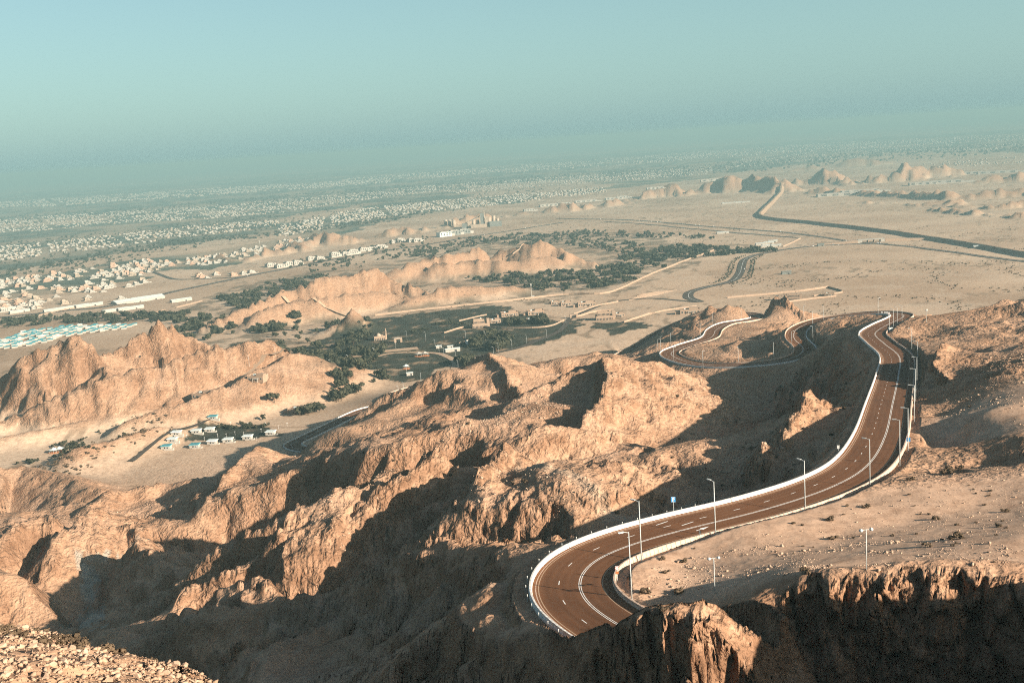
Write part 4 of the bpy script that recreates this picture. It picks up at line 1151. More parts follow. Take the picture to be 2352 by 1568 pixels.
for path, h, lab in (
 ([(862,726),(950,716),(1047,706),(1162,694),(1293,678),(1388,674),(1446,654),(1545,610),(1640,576)], 5, "long pale boundary wall climbing from the valley road to the dark tree belt"),
 ([(1055,739),(1102,728),(1118,725)], 3, "pale wall left of the two storey arcaded palace"),
 ([(1021,767),(1073,753),(1160,756),(1254,753),(1296,738)], 3.4, "curving pale retaining wall below the arcaded palace"),
 ([(1170,746),(1258,743)], 2.6, "straight low wall in front of the palace garden"),
 ([(1021,777),(1096,779)], 3, "low wall behind the glass roofed pool hall"),
 ([(1096,779),(1054,790)], 3, "slanting wall beside the glass roofed pool hall"),
 ([(1434,743),(1489,723),(1505,721)], 4, "pale wall on the bank above the shaded slope right of the palace"),
 ([(1325,729),(1365,717),(1411,713)], 4, "pale wall beside the gateway of the walled road"),
 ([(1420,694),(1370,704),(1318,722)], 3.5, "pale wall lining the upper side of the walled road"),
 ([(1671,684),(1793,673)], 4.5, "sunlit back wall of the compound behind the orange rock"),
 ([(1793,673),(1850,668),(1903,661)], 5, "shaded back wall of the compound behind the orange rock"),
 ([(1903,661),(1935,673),(1870,681)], 4, "corner wall at the right end of the far compound"),
 ([(1799,696),(1860,688),(1921,682)], 4, "front wall of the compound behind the orange rock"),
 ([(1799,566),(1839,549)], 5, "short white wall by the small white settlement"),
 ([(56,732),(130,716),(208,702)], 4, "long pale wall beside the highway at far left"),
 ([(406,707),(465,692)], 4, "pale wall by the trees beyond the left crags"),
 ([(280,738),(330,725),(380,712)], 3, "pale wall behind the blue roofed sheds"),
 ([(1180,616),(1240,604),(1310,586)], 3, "pale wall crossing the sand in front of the middle crag"),
 ([(1450,735),(1520,716),(1600,705)], 3, "pale stepped wall left of the road cutting"),
 ([(740,797),(800,794)], 2.2, "low wall beside the park mosque")):
    compound_wall(path, h, lab)

# ------------------------------------------------------------------ palaces and houses of the valley
def gz_at(px, py):
    x, y = plain_pt(px, py); return np.array([x, y, float(zs([x], [y])[0])])
def face_rot(p, extra=0.0): return math.atan2(-p[0], p[1]) + extra
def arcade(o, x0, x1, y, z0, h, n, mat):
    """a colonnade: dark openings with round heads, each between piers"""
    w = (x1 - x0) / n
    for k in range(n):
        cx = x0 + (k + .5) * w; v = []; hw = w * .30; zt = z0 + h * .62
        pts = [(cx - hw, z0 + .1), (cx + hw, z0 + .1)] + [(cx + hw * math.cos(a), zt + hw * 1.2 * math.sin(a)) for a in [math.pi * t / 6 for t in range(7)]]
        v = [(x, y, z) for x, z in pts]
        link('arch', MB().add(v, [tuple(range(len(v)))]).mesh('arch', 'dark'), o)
def windows(o, x0, x1, y, z0, h, n, ww=.5):
    w = (x1 - x0) / n
    for k in range(n):
        cx = x0 + (k + .5) * w; a = w * ww / 2
        wd = link('window', MB().box((cx, y, z0), (2 * a + .3, .10, h + .3)).mesh('window', 'house_white'), o)
        link('pane', MB().box((cx, y - .04, z0 + .15), (2 * a, .08, h)).mesh('pane', 'glass'), wd)
def parapet(w, d, h, z, cx=0, cy=0, t=.4, hh=.9):
    m_ = MB()
    m_.box((cx, cy - d / 2 + t / 2, z), (w, t, hh)).box((cx, cy + d / 2 - t / 2, z), (w, t, hh))
    m_.box((cx - w / 2 + t / 2, cy, z), (t, d - 2 * t - .02, hh)).box((cx + w / 2 - t / 2, cy, z), (t, d - 2 * t - .02, hh)); return m_
def villa(px, py, w, d, h, label, rot=0.0, kind='plain', mat='wall2', nw=5):
    p = gz_at(px, py); o = thing('villa', label, 'villa', tuple(p), face_rot(p, rot))
    if kind == 'arcade':
        link('ground_floor', MB().box((0, 0, -2), (w, d, h * .5 + 2)).mesh('ground_floor', mat), o)
        link('parapet', parapet(w, d, h, h * .5).mesh('parapet', mat), o)
        link('upper_floor', MB().box((-w * .04, d * .12, h * .5 + .02), (w * .72, d * .6, h * .5)).mesh('upper_floor', mat), o)
        link('roof_parapet', parapet(w * .72, d * .6, h, h + .02, -w * .04, d * .12).mesh('roof_parapet', mat), o)
        link('stair_tower', MB().box((w * .5 + 1.5, d * .1, -2), (4, d * .5, h * 1.12 + 2)).mesh('stair_tower', mat), o)
        arcade(o, -w / 2 + .4, w / 2 - .4, -d / 2 - .03, .2, h * .36, 11, mat); arcade(o, -w * .40 + .3, w * .32 - .3, d * .12 - d * .3 - .03, h * .56, h * .34, 9, mat)
        windows(o, -d / 2, -d / 2 + .01, 0, 0, .1, 1) if False else None
    else:
        link('main_block', MB().box((0, 0, -2), (w, d, h * .7 + 2)).mesh('main_block', mat), o)
        link('parapet', parapet(w, d, h, h * .7).mesh('parapet', mat), o)
        link('upper_block', MB().box((w * .18, d * .1, h * .7 + .02), (w * .45, d * .55, h * .3)).mesh('upper_block', mat), o)
        link('wing', MB().box((-w * .5 - w * .12, d * .1, -2), (w * .26, d * .7, h * .5 + 2)).mesh('wing', mat), o)
        link('porch', MB().box((w * .05, -d / 2 - 1.2, h * .42), (w * .35, 2.6, .4)).mesh('porch', 'house_white'), o)
        for s in (-1, 1): link('column', MB().cyl((w * .05 + s * w * .15, -d / 2 - 2.1, -1), .25, .25, h * .42 + 1, 6).mesh('column', 'house_white'), o)
        link('door', MB().box((w * .05, -d / 2 - .04, 0), (1.6, .1, 2.6)).mesh('door', 'dark'), o)
        windows(o, -w / 2 + .5, w / 2 - .5, -d / 2 - .03, h * .22, h * .26, nw, .42)
        wall_s = link('roof_unit', MB().box((-w * .25, d * .1, h * .7 + .02), (2.2, 1.6, 1.4)).mesh('roof_unit', 'roof_pale'), o)
    return o
villa(1102, 753, 21, 14, 10.5, "two storey arcaded white palace behind the curving retaining wall, left of the two", .12, 'arcade')
villa(1388, 735, 23, 14, 10.5, "two storey arcaded palace right of the gateway on the walled road", .10, 'arcade')
villa(1138, 742, 15, 11, 6.5, "low tan villa touching the right side of the left arcaded palace", .1, nw=4)
villa(1170, 727, 25, 14, 8, "wide pinkish villa behind the left arcaded palace", .15, 'plain', 'wall', 7)
villa(1230, 723, 24, 13, 8.5, "long pinkish villa in the middle of the palace grounds", .15, 'plain', 'wall', 6)
villa(1243, 731, 14, 9, 5, "small low villa right of the round tree", .1, nw=4)
villa(1221, 739, 15, 9, 5, "small flat villa among garden trees above the straight low wall", .1, nw=4)
villa(1300, 701, 16, 11, 8, "white villa left of the gatehouse on the upper slope", .1, nw=4)
villa(1347, 703, 27, 13, 8.5, "broad white villa highest on the upper slope", .1, nw=7)
villa(1274, 697, 12, 9, 5, "small villa at the left end of the upper slope", .1, nw=3)
villa(1423, 727, 14, 10, 6, "small villa right of the right arcaded palace", .1, nw=4)
villa(1585, 722, 27, 12, 9, "white villa with tall end walls behind the left road cutting", .05, nw=6)
villa(1789, 689, 9, 9, 8, "narrow white pavilion in the compound behind the orange rock", .05, nw=3)
villa(1823, 688, 17, 10, 8, "arcaded white pavilion right of the narrow one behind the orange rock", .05, 'arcade')
villa(1905, 680, 14, 7, 5, "low white house at the right end of the far compound", .05, nw=4)
villa(476, 947, 22, 13, 6, "long brown flat roofed building left of the park road", -.5, 'plain', 'wall', 6)
villa(599, 928, 17, 12, 6, "brown flat roofed building between trees above the car lane", -.5, 'plain', 'wall', 5)
villa(689, 948, 20, 13, 6.5, "pink service building with dark doorways near the shaded hill", -.4, 'plain', 'wall', 5)
def cottage(px, py, roof, label, rot):
    p = gz_at(px, py); o = thing('cottage', label, 'cottage', tuple(p), face_rot(p, rot))
    link('wall', MB().box((0, 0, -2), (7.5, 6, 4.9)).mesh('wall', 'house_white'), o)
    rf = link('roof', MB().box((0, 0, 2.92), (9, 7.4, .5), 0, .86).mesh('roof', roof), o)
    link('fascia', MB().box((0, 0, 2.82), (9.02, 7.42, .09)).mesh('fascia', 'white'), rf)
    link('terrace_wall', MB().box((3.2, -4.6, -1.5), (8, .35, 2.7)).mesh('terrace_wall', 'house_white'), o)
    link('terrace_end', MB().box((7.0, -3.0, -1.5), (.35, 2.8, 2.7)).mesh('terrace_end', 'house_white'), o)
    link('door', MB().box((-.6, -3.04, .0), (1.1, .08, 2.1)).mesh('door', 'dark'), o)
    wd = link('window', MB().box((1.9, -3.04, .9), (1.5, .08, 1.2)).mesh('window', 'white'), o); link('pane', MB().box((1.9, -3.08, 1.0), (1.3, .08, 1.0)).mesh('pane', 'glass'), wd)
for a, b, rf, lab in ((452,998,'roof_pale',"white cottage by the bend of the cottage road, second from its lane end"),(482,990,'roof_pale',"white cottage farthest up the left row of cottages"),(524,1014,'roof_pale',"white cottage third from the left in the front row"),
 (569,1007,'roof_pale',"white cottage fourth from the left in the front row"),(622,997,'roof_pale',"white cottage at the right end of the front row"),(488,1018,'roof_pale',"half sunken white cottage between the blue roof and the front row"),
 (407,1010,'roof_pale',"white cottage third up the left row beside the road"),(397,1020,'roof_pale',"white cottage second up the left row beside the road"),(383,1032,'roof_teal',"turquoise roofed cottage nearest the road end"),(448,1027,'roof_teal',"turquoise roofed cottage at the edge of the mesa"),(491,975,'roof_teal',"small turquoise roofed hut under the trees")):
    cottage(a, b, rf, lab, -.35)
# mosque with minaret, gateway
p = gz_at(872, 782); o = thing('mosque', "small sunlit mosque with dome and slim minaret in the park", 'mosque', tuple(p), face_rot(p, .1))
link('prayer_hall', MB().box((0, 0, -1), (15, 11, 6)).mesh('prayer_hall', 'wall2'), o); link('parapet', parapet(15, 11, 5, 5).mesh('parapet', 'wall2'), o)
link('dome', MB().lathe((-1, 0, 5), [(3.4, 0), (3.4, .8), (3.1, 1.8), (2.4, 2.8), (1.3, 3.5), (.2, 3.9), (0, 4.5)], 14).mesh('dome', 'house_cream', True), o)
mn = link('minaret', MB().lathe((8.6, -2, -1), [(1.15, 0), (1.15, 7), (1.0, 7.4), (1.0, 11), (1.5, 11.3), (1.5, 11.9), (.8, 12), (.8, 14), (.9, 14.2), (.0, 16.2)], 8).mesh('minaret', 'wall2'), o)
link('gallery', MB().cyl((8.6, -2, 10.6), 1.75, 1.75, .25, 8).mesh('gallery', 'house_white'), mn)
arcade(o, -7.2, 6.8, -5.53, .1, 3.4, 6, 'wall2')
p = gz_at(915, 787); o = thing('gateway', "square sunlit gateway arch beside the mosque", 'gate', tuple(p), face_rot(p, .1))
for s in (-1, 1): link('pier', MB().box((s * 3.9, 0, -1), (2.6, 2.4, 6.4)).mesh('pier', 'wall2'), o)
link('lintel', MB().box((0, 0, 4.2), (5.2, 2.2, 1.6)).mesh('lintel', 'wall2'), o); link('roof', MB().box((0, 0, 5.82), (9.4, 3.2, .35)).mesh('roof', 'roof_grey'), o)
p = gz_at(1318, 731); o = thing('gateway', "gatehouse spanning the walled road between the two palaces", 'gate', tuple(p), face_rot(p, .2))
for s in (-1, 1): link('pier', MB().box((s * 4.6, 0, -1), (2.4, 3, 6.4)).mesh('pier', 'wall2'), o)
link('lintel', MB().box((0, 0, 4.4), (6.8, 2.8, 1.2)).mesh('lintel', 'wall2'), o)
# shade canopies
def canopy(px, py, r, label, n=6, mat='house_white', h=3.4):
    p = gz_at(px, py); o = thing('shade_canopy', label, 'canopy', tuple(p), .3)
    link('sail', MB().lathe((0, 0, h), [(r, 0), (r * .5, .7), (r * .12, 1.9), (0, 2.0)], n).mesh('sail', mat), o)
    for k in range(n):
        a = 2 * math.pi * k / n; link('leg', MB().cyl((r * .93 * math.cos(a), r * .93 * math.sin(a), -1), .09, .09, h + 1.1, 6).mesh('leg', 'steel'), o)
    link('floor_pad', MB().cyl((0, 0, -.4), r * 1.1, r * 1.1, .75, 16).mesh('floor_pad', 'orange'), o)
canopy(962, 818, 5, "left white tent canopy over the orange playground pad"); canopy(976, 817, 5, "right white tent canopy over the orange playground pad")
canopy(933, 848, 4, "small canopy on the round mound in the lawn", 6, 'roof_pale'); canopy(124, 1037, 4.4, "left round shade disc in the left wadi", 12, 'roof_pale', 2.6); canopy(137, 1035, 4.4, "right round shade disc in the left wadi", 12, 'roof_pale', 2.6)
canopy(1092, 741, 4, "white parasol roof by the wall left of the palace", 8, 'roof_pale', 2.8); canopy(1104, 738, 4, "second white parasol roof nearer the palace", 8, 'roof_pale', 2.8)
def shed(px, py, w, d, h, label, mat='house_white', roof='roof_pale', rot=.1, cat='shed', name='shed'):
    p = gz_at(px, py); o = thing(name, label, cat, tuple(p), face_rot(p, rot))
    link('wall', MB().box((0, 0, -1), (w, d, h + 1)).mesh('wall', mat), o)
    link('roof', MB().add([(-w / 2 - .4, -d / 2 - .4, h + .01), (w / 2 + .4, -d / 2 - .4, h + .01), (w / 2 + .4, d / 2 + .4, h + .01), (-w / 2 - .4, d / 2 + .4, h + .01), (-w / 2 - .4, 0, h + d * .12), (w / 2 + .4, 0, h + d * .12)], [(0, 1, 5, 4), (2, 3, 4, 5), (0, 4, 3), (1, 2, 5)]).mesh('roof', roof), o)
    link('door', MB().box((w * .2, -d / 2 - .04, 0), (min(3, w * .2), .1, min(2.6, h * .8))).mesh('door', 'dark'), o)
    return o
shed(1039, 806, 18, 7, 3.6, "long white kiosk beside the lawn in the middle of the park", rot=.2, name='kiosk', cat='kiosk')
shed(1086, 789, 16, 12, 3.4, "glass roofed pool hall beside the slanting wall", 'roof_pale', 'roof_pale', .3, 'pool hall', 'pool_hall')
shed(1008, 800, 7, 5, 3, "small white hut on the park lawn, upper of two", name='park_hut', cat='hut'); shed(1034, 800, 7, 5, 3, "small white hut right beside the long kiosk", name='park_hut', cat='hut')
shed(941, 862, 7, 5, 3, "white sign hut on the round mound lawn", name='park_hut', cat='hut')
shed(640, 866, 9, 6, 3, "turquoise roofed hut among the trees above the park road", 'house_white', 'roof_teal', .2, 'hut', 'park_hut'); shed(668, 858, 8, 5, 3, "white hut right of the turquoise roofed one", name='park_hut', cat='hut'); shed(690, 853, 8, 5, 3, "white hut second right of the turquoise roofed one", name='park_hut', cat='hut')
for k, (a, b, w, d, lab) in enumerate(((300,694,70,34,"large pale blue roofed shed beyond the highway wall, left half"),(338,688,64,34,"large pale blue roofed shed beyond the highway wall, right half"),(416,692,42,12,"narrow pale shed in front of the trees right of the large blue roofs"),
 (135,713,60,8,"long low greenhouse shed, leftmost of the sheds by the highway"),(170,708,60,8,"long low greenhouse shed, second of the sheds by the highway"),(205,704,55,8,"long low greenhouse shed, third of the sheds by the highway"),(265,714,50,10,"long striped market shed left of the valley trees"),(300,710,50,10,"long striped market shed right of its twin"),
 (15,713,40,10,"pale shed at the left edge of the picture"),(45,717,40,8,"pale shed second from the left edge"))):
    shed(a, b, w, d, 5, lab, 'house_white', 'roof_pale', .35, 'shed', 'market_shed')
for a, b, w, lab in ((1745,563,20,"white hut at the left end of the small white settlement"),(1765,560,26,"white shed in the middle of the small white settlement"),(1782,566,24,"long white shed at the front of the small white settlement"),(1758,568,20,"pale shed in front of the small white settlement"),(1775,556,22,"white shed at the back of the small white settlement"),
 (1885,565,14,"lone dark roofed shed by the plain highway"),(1806,630,16,"lone dark shed on the empty plain right of the avenue"),(2245,570,16,"pale hut beside the plain highway far right"),(1660,536,34,"white shed behind the tree lines of the plain"),(1690,467,120,"row of white sheds alone on the far plain")):
    shed(a, b, w, 9, 5, lab, 'house_white' if 'dark' not in lab else 'plant', 'roof_pale' if 'dark' not in lab else 'plant', .2, 'shed', 'plain_shed')
# telecom mast and hilltop post
def mast(p, h, label, hut=True):
    o = thing('telecom_mast', label, 'mast', tuple(p))
    link('shaft', MB().cyl((0, 0, -1), .028 * h, .014 * h, h + 1, 8).mesh('shaft', 'house_white'), o)
    for k in range(3):
        a = 2.1 * k; link('antenna', MB().box((.04 * h * math.cos(a), .04 * h * math.sin(a), h * .86), (.3, .3, .11 * h), a).mesh('antenna', 'white'), o)
    link('platform', MB().cyl((0, 0, h * .84), .06 * h, .06 * h, .2, 10).mesh('platform', 'steel'), o)
    if hut: link('equipment_hut', MB().box((3, 1, -1), (4, 3, 3.4)).mesh('equipment_hut', 'roof_pale'), o)
mast(gz_at(1221, 684), 24, "tall white telecom mast beside the boundary wall")
mast(gz_at(598, 575), 34, "slim white mast among the white buildings along the highway")
p = ground(2128, 740, 560, 900); mast(p, 8, "short white mast on the hill right of the top bend", False)
# overpass on the plain
p = gz_at(2000, 556); o = thing('overpass', "low white overpass with a dark opening on the plain highway", 'bridge', tuple(p), face_rot(p, .25))
link('deck', MB().box((0, 0, 6), (60, 14, 1.4)).mesh('deck', 'house_white'), o)
for s in (-1, 1):
    link('abutment', MB().box((s * 26, 0, -1), (10, 13, 7)).mesh('abutment', 'house_white'), o)
    link('wing_wall', MB().add([(s * 31, -7, -1), (s * 150, -7, -1), (s * 150, -7, .6), (s * 31, -7, 7.2), (s * 31, 7, -1), (s * 150, 7, -1), (s * 150, 7, .6), (s * 31, 7, 7.2)], [(0, 1, 2, 3), (7, 6, 5, 4), (3, 2, 6, 7), (0, 3, 7, 4), (1, 5, 6, 2)]).mesh('wing_wall', 'wall2'), o)
for x in (-7, 7): link('pier', MB().box((x, 0, -1), (1.6, 12, 7)).mesh('pier', 'wall'), o)
# stepped planters by the roundabout
for k in range(5):
    compound_wall([(1445 + 6 * k, 690 - 3 * k), (1480 + 8 * k, 683 - 3 * k), (1515 + 10 * k, 677 - 2.6 * k)], 1.2, ["lowest stepped planter wall by the roundabout", "second stepped planter wall by the roundabout", "third stepped planter wall by the roundabout", "fourth stepped planter wall by the roundabout", "topmost stepped planter wall by the roundabout"][k], 'wall2', 8)

# ------------------------------------------------------------------ cement works
def works():
    for k, a in enumerate((1024.5, 1034, 1043)):
        p = gz_at(a, 522); o = thing('silo', ["left", "middle", "right"][k] + " of the three round concrete silos standing apart", 'silo', tuple(p))
        link('silo_body', MB().cyl((0, 0, -2), 7, 7, 28, 18).mesh('silo_body', 'silo', True), o); link('silo_roof', MB().cyl((0, 0, 26), 7.2, 5.5, 1.6, 18).mesh('silo_roof', 'roof_grey'), o)
        link('head_house', MB().box((0, 0, 27.5), (5, 4, 3)).mesh('head_house', 'silo'), o)
    p = gz_at(1104, 522); o = thing('cement_works', "cluster of tall cement works towers, silos and dark sheds", 'factory', tuple(p), face_rot(p))
    for x, y, r, h in ((-26, 4, 6, 30), (-10, 8, 6, 28), (34, 6, 7, 36), (52, 8, 7, 40), (66, 6, 6, 30)):
        link('silo', MB().cyl((x, y, -2), r, r, h + 2, 14).mesh('silo', 'silo', True), o)
    for x, y, w, d, h, mt_ in ((8, 0, 14, 14, 52, 'plant'), (24, -6, 12, 10, 40, 'silo'), (-60, 0, 22, 16, 18, 'plant'), (-44, -4, 10, 12, 26, 'silo'), (58, -12, 46, 16, 20, 'plant'), (-6, -14, 60, 14, 13, 'silo')):
        link('process_tower', MB().box((x, y, -2), (w, d, h + 2)).mesh('process_tower', mt_), o)
    link('chimney', MB().cyl((16, 10, 0), 2.2, 1.6, 62, 10).mesh('chimney', 'silo', True), o)
    link('conveyor', MB().tube((-60, 0, 18), (8, 0, 46), 1.6, 6).mesh('conveyor', 'plant'), o)
works()
def block(px, py, w, d, h, label, mat='house_white', rot=.5, nw=0):
    p = gz_at(px, py); o = thing('office_block', label, 'building', tuple(p), face_rot(p, rot))
    link('main_block', MB().box((0, 0, -1), (w, d, h + 1)).mesh('main_block', mat), o); link('parapet', parapet(w, d, h, h).mesh('parapet', 'house_white'), o)
    link('annex', MB().box((w * .5 + w * .15, 0, -1), (w * .3, d * .8, h * .55 + 1)).mesh('annex', 'house_white'), o)
    link('stair_head', MB().box((-w * .2, 0, h + .02), (w * .2, d * .4, 2.6)).mesh('stair_head', 'house_white'), o)
    windows(o, -w / 2 + 1, w / 2 - 1, -d / 2 - .04, h * .3, h * .22, 4, .5); windows(o, -w / 2 + 1, w / 2 - 1, -d / 2 - .04, h * .66, h * .2, 4, .5)
    return o
HWB = [(30,940),(110,945),(180,930),(240,924),(350,888),(420,882),(540,862),(625,850),(685,842),(770,818),(835,805),(900,790),(1010,752),(1060,748),(1150,745),(1195,742)]
ordn = ["first", "second", "third", "fourth", "fifth", "sixth", "seventh", "eighth", "ninth", "tenth", "eleventh", "twelfth", "thirteenth", "fourteenth", "fifteenth", "sixteenth"]
for k, (a, b) in enumerate(HWB):
    block((900 + a * .425) * .6806, (500 + b * .425) * .6806 + 1, random.uniform(22, 34), 16, random.uniform(8, 14), "white building beside the highway, %s from the left in the row" % ordn[k], 'house_white')
for k in range(3): block(1020 + 22 * k, 543 - 3.5 * k, 46, 26, 15, ["left", "middle", "right"][k] + " of three grey warehouses in front of the cement works", 'plant' if k else 'roof_pale')
for k, (a, b, w) in enumerate(((1260,474,90),(1295,470,60),(1345,464,110),(1410,459,90),(1430,455,60),(1505,451,90),(1535,447,70),(1600,443,60),(1640,441,140),(1215,485,50))):
    block(a, b, w, 30, 10, "white industrial hall at the foot of the far crags, %s from the left" % ordn[k], 'house_white', .2)
for k, (a, b, w) in enumerate(((1930,450,200),(1975,446,160),(2120,425,130),(2165,421,180),(2230,400,140),(2290,398,200))):
    block(a, b, w, 40, 12, "long white hall beyond the dark low hills, %s from the left" % ordn[k], 'house_white', .2)

# ------------------------------------------------------------------ trees
rng = np.random.default_rng(11)
def crown_mesh(seed, rad, hgt, base, n, leaf, flat=.75, name='crown', mat='leaf', k=7, nl=6):
    """a crown of many small leaf sprays gathered in uneven clumps"""
    g = np.random.default_rng(seed); m_ = MB()
    cl = []
    for i in range(k):
        a = g.uniform(0, 6.283); q = rad * .62 * math.sqrt(g.uniform(0, 1))
        cl.append((q * math.cos(a), q * math.sin(a), base + hgt * g.uniform(.3, .85), rad * g.uniform(.30, .5)))
    for i in range(n):
        cx, cy, cz, cr = cl[g.integers(k)]
        d = g.normal(size=3); d /= np.linalg.norm(d); r_ = cr * g.uniform(.55, 1.08)
        p = np.array([cx + d[0] * r_, cy + d[1] * r_, cz + d[2] * r_ * flat])
        u = g.normal(size=3); u -= d * (u @ d) * .6; u /= np.linalg.norm(u); w = np.cross(d, u); s = leaf * g.uniform(.6, 1.25)
        m_.add([p - u * s - w * s * .6, p + u * s - w * s * .5, p + u * s * .7 + w * s * .7 + d * s * .3, p - u * s * .6 + w * s * .6], [(0, 1, 2, 3)])
    for cx, cy, cz, cr in cl:                                        # shaded heart of each clump
        m_.lathe((cx, cy, cz - cr * .5), [(0, 0), (cr * .6, cr * .2), (cr * .72, cr * .5), (cr * .5, cr * .85), (0, cr * 1.0)] if nl > 5 else [(cr * .3, 0), (cr * .74, cr * .5), (cr * .1, cr)], nl)
    return m_.mesh(name, mat)
def trunk_mesh(seed, h, r, name='trunk'):
    g = np.random.default_rng(seed); m_ = MB().tube((0, 0, -.5), (g.uniform(-.2, .2), g.uniform(-.2, .2), h * .5), r, 6, r * .7)
    for i in range(4):
        a = 1.57 * i + g.uniform(-.4, .4); m_.tube((0, 0, h * .42), (h * .33 * math.cos(a), h * .33 * math.sin(a), h * g.uniform(.75, .95)), r * .5, 5, r * .2)
    return m_.mesh(name, 'trunk')
TREE = []
for i in range(6):
    rad, hg = (3.6, 3.4) if i < 4 else (2.6, 4.0)
    TREE.append((trunk_mesh(50 + i, 3.0, .22), crown_mesh(60 + i, rad, hg, 1.0, 95, .62, .7, 'crown', 'leaf' if i % 2 else 'leaf2')))
GROVES = [  # name of place, corner points, trees
 ("orchard left of the middle ridge", [(480,692),(620,652),(700,641),(770,630),(650,688),(560,722)], 465),
 ("scattered grove behind the middle crag", [(900,592),(1050,552),(1200,537),(1350,547),(1500,562),(1420,582),(1290,562),(1100,564),(1000,592)], 588),
 ("belt before the white settlement", [(1430,582),(1560,566),(1790,573),(1780,580),(1640,588),(1520,606),(1400,600)], 807),
 ("plantation below the boundary wall", [(1050,642),(1200,630),(1340,620),(1480,604),(1540,612),(1446,650),(1300,672),(1230,666),(1150,652)], 714),
 ("thin tree rows on the plain", [(1200,541),(1350,531),(1600,540),(1660,551),(1500,548),(1320,545)], 217),
 ("shrubby trees below the left crags", [(330,908),(420,880),(540,842),(640,802),(668,812),(600,850),(480,892),(380,922)], 278),
 ("trees beside the park road", [(550,872),(700,826),(860,792),(905,800),(850,838),(700,868),(590,892)], 465),
 ("trees behind the brown buildings", [(460,925),(540,896),(610,880),(600,905),(500,932)], 124),
 ("garden trees around the pool hall", [(1080,798),(1130,770),(1185,785),(1140,806)], 105),
 ("palace garden trees", [(1150,742),(1190,738),(1250,736),(1260,748),(1170,750)], 79),
 ("bushes below the palace", [(1030,738),(1090,748),(1060,765),(960,775),(930,765)], 124),
 ("thicket on the brown mound", [(560,762),(610,735),(670,728),(690,748),(630,772)], 217),
 ("tree belt behind the holiday huts", [(-60,758),(0,738),(200,726),(420,718),(520,738),(470,765),(400,742),(150,744)], 465),
 ("trees behind the left crags", [(330,790),(430,745),(520,745),(560,770),(430,790)], 124),
 ("hedge trees above the white cottages", [(480,975),(560,972),(620,976),(610,984),(500,984)], 67),
 ("trees by the gravel fork", [(1030,845),(1060,828),(1085,835),(1060,855)], 43),
 ("dry bushes in the left wadi", [(20,1060),(150,1000),(330,985),(260,1060),(120,1075)], 110),
 ("trees between the crags and the mosque", [(640,762),(850,732),(860,792),(720,832),(600,802)], 130),
 ("trees beside the low bend", [(720,885),(860,842),(905,868),(770,930)], 80),
 ("trees around the pink service building", [(560,930),(700,900),(745,950),(600,970)], 40),
 ("thin trees beyond the orchard", [(640,610),(800,575),(980,545),(1000,570),(860,610),(720,630)], 186)]
trees = []
for nm, q, n in GROVES:
    P = plain_poly(q); lo, hi = P.min(0), P.max(0); got = 0; tries = 0
    cand = rng.uniform(lo, hi, (n * 10, 2)); cand = cand[inside(P, cand[:, 0], cand[:, 1])]
    cl = noise(cand[:, 0] / 38, cand[:, 1] / 38, 701) + .4 * noise(cand[:, 0] / 13, cand[:, 1] / 13, 702)
    cand = cand[np.argsort(-cl + rng.uniform(0, .5, len(cl)))][:n]
    z = zs(cand[:, 0], cand[:, 1]); ok_ = z < CZ - plain_h(np.hypot(cand[:, 0], cand[:, 1])) + 14; cand, z = cand[ok_], z[ok_]
    for (x, y), zz in zip(cand, z): trees.append((x, y, zz, rng.uniform(1.1, 2.3) * (.36 if 'bush' in nm or 'hedge' in nm else 1.0), rng.uniform(0, 6.28), nm))
# avenue planting
Tn, Nn = frame(AV)
for i in range(len(AV)):
    px = project(AV[i:i + 1])[0]
    if 1655 < px[0] < 1730 and px[1] > 585:
        for s in (-17, -23, 17, 23):
            if rng.uniform() < .8:
                x, y = AV[i, :2] + Nn[i] * (s + rng.uniform(-1.5, 1.5)); trees.append((x, y, hz(x, y), rng.uniform(.5, .8), rng.uniform(0, 6), "rows lining the avenue"))
trees.sort(key=lambda t_: t_[1] / t_[3])
for k, (x, y, z, s, a, nm) in enumerate(trees[:300]):
    tm, cm = TREE[k % 6]
    gq = plain_poly(next(q_ for n_, q_, _ in GROVES if n_ == nm)) if nm != "rows lining the avenue" else AV[:, :2]
    gx_ = project(np.array([[u_[0], u_[1], 60.0] for u_ in gq]))[:, 0]; fr_ = (project(np.array([[x, y, z]]))[0][0] - gx_.min()) / (np.ptp(gx_) + 1)
    sz_ = "small" if s < 1.0 else ("large" if s > 1.5 else "middling")
    lab = sz_ + " dark tree at the " + ("left end" if fr_ < .33 else ("centre" if fr_ < .67 else "right end")) + " of the " + nm
    o = thing('acacia_tree', lab, 'tree', (x, y, z), a, lab)
    o.scale = (s, s, s * rng.uniform(.8, 1.15)); link('trunk', tm, o); link('crown', cm, o)
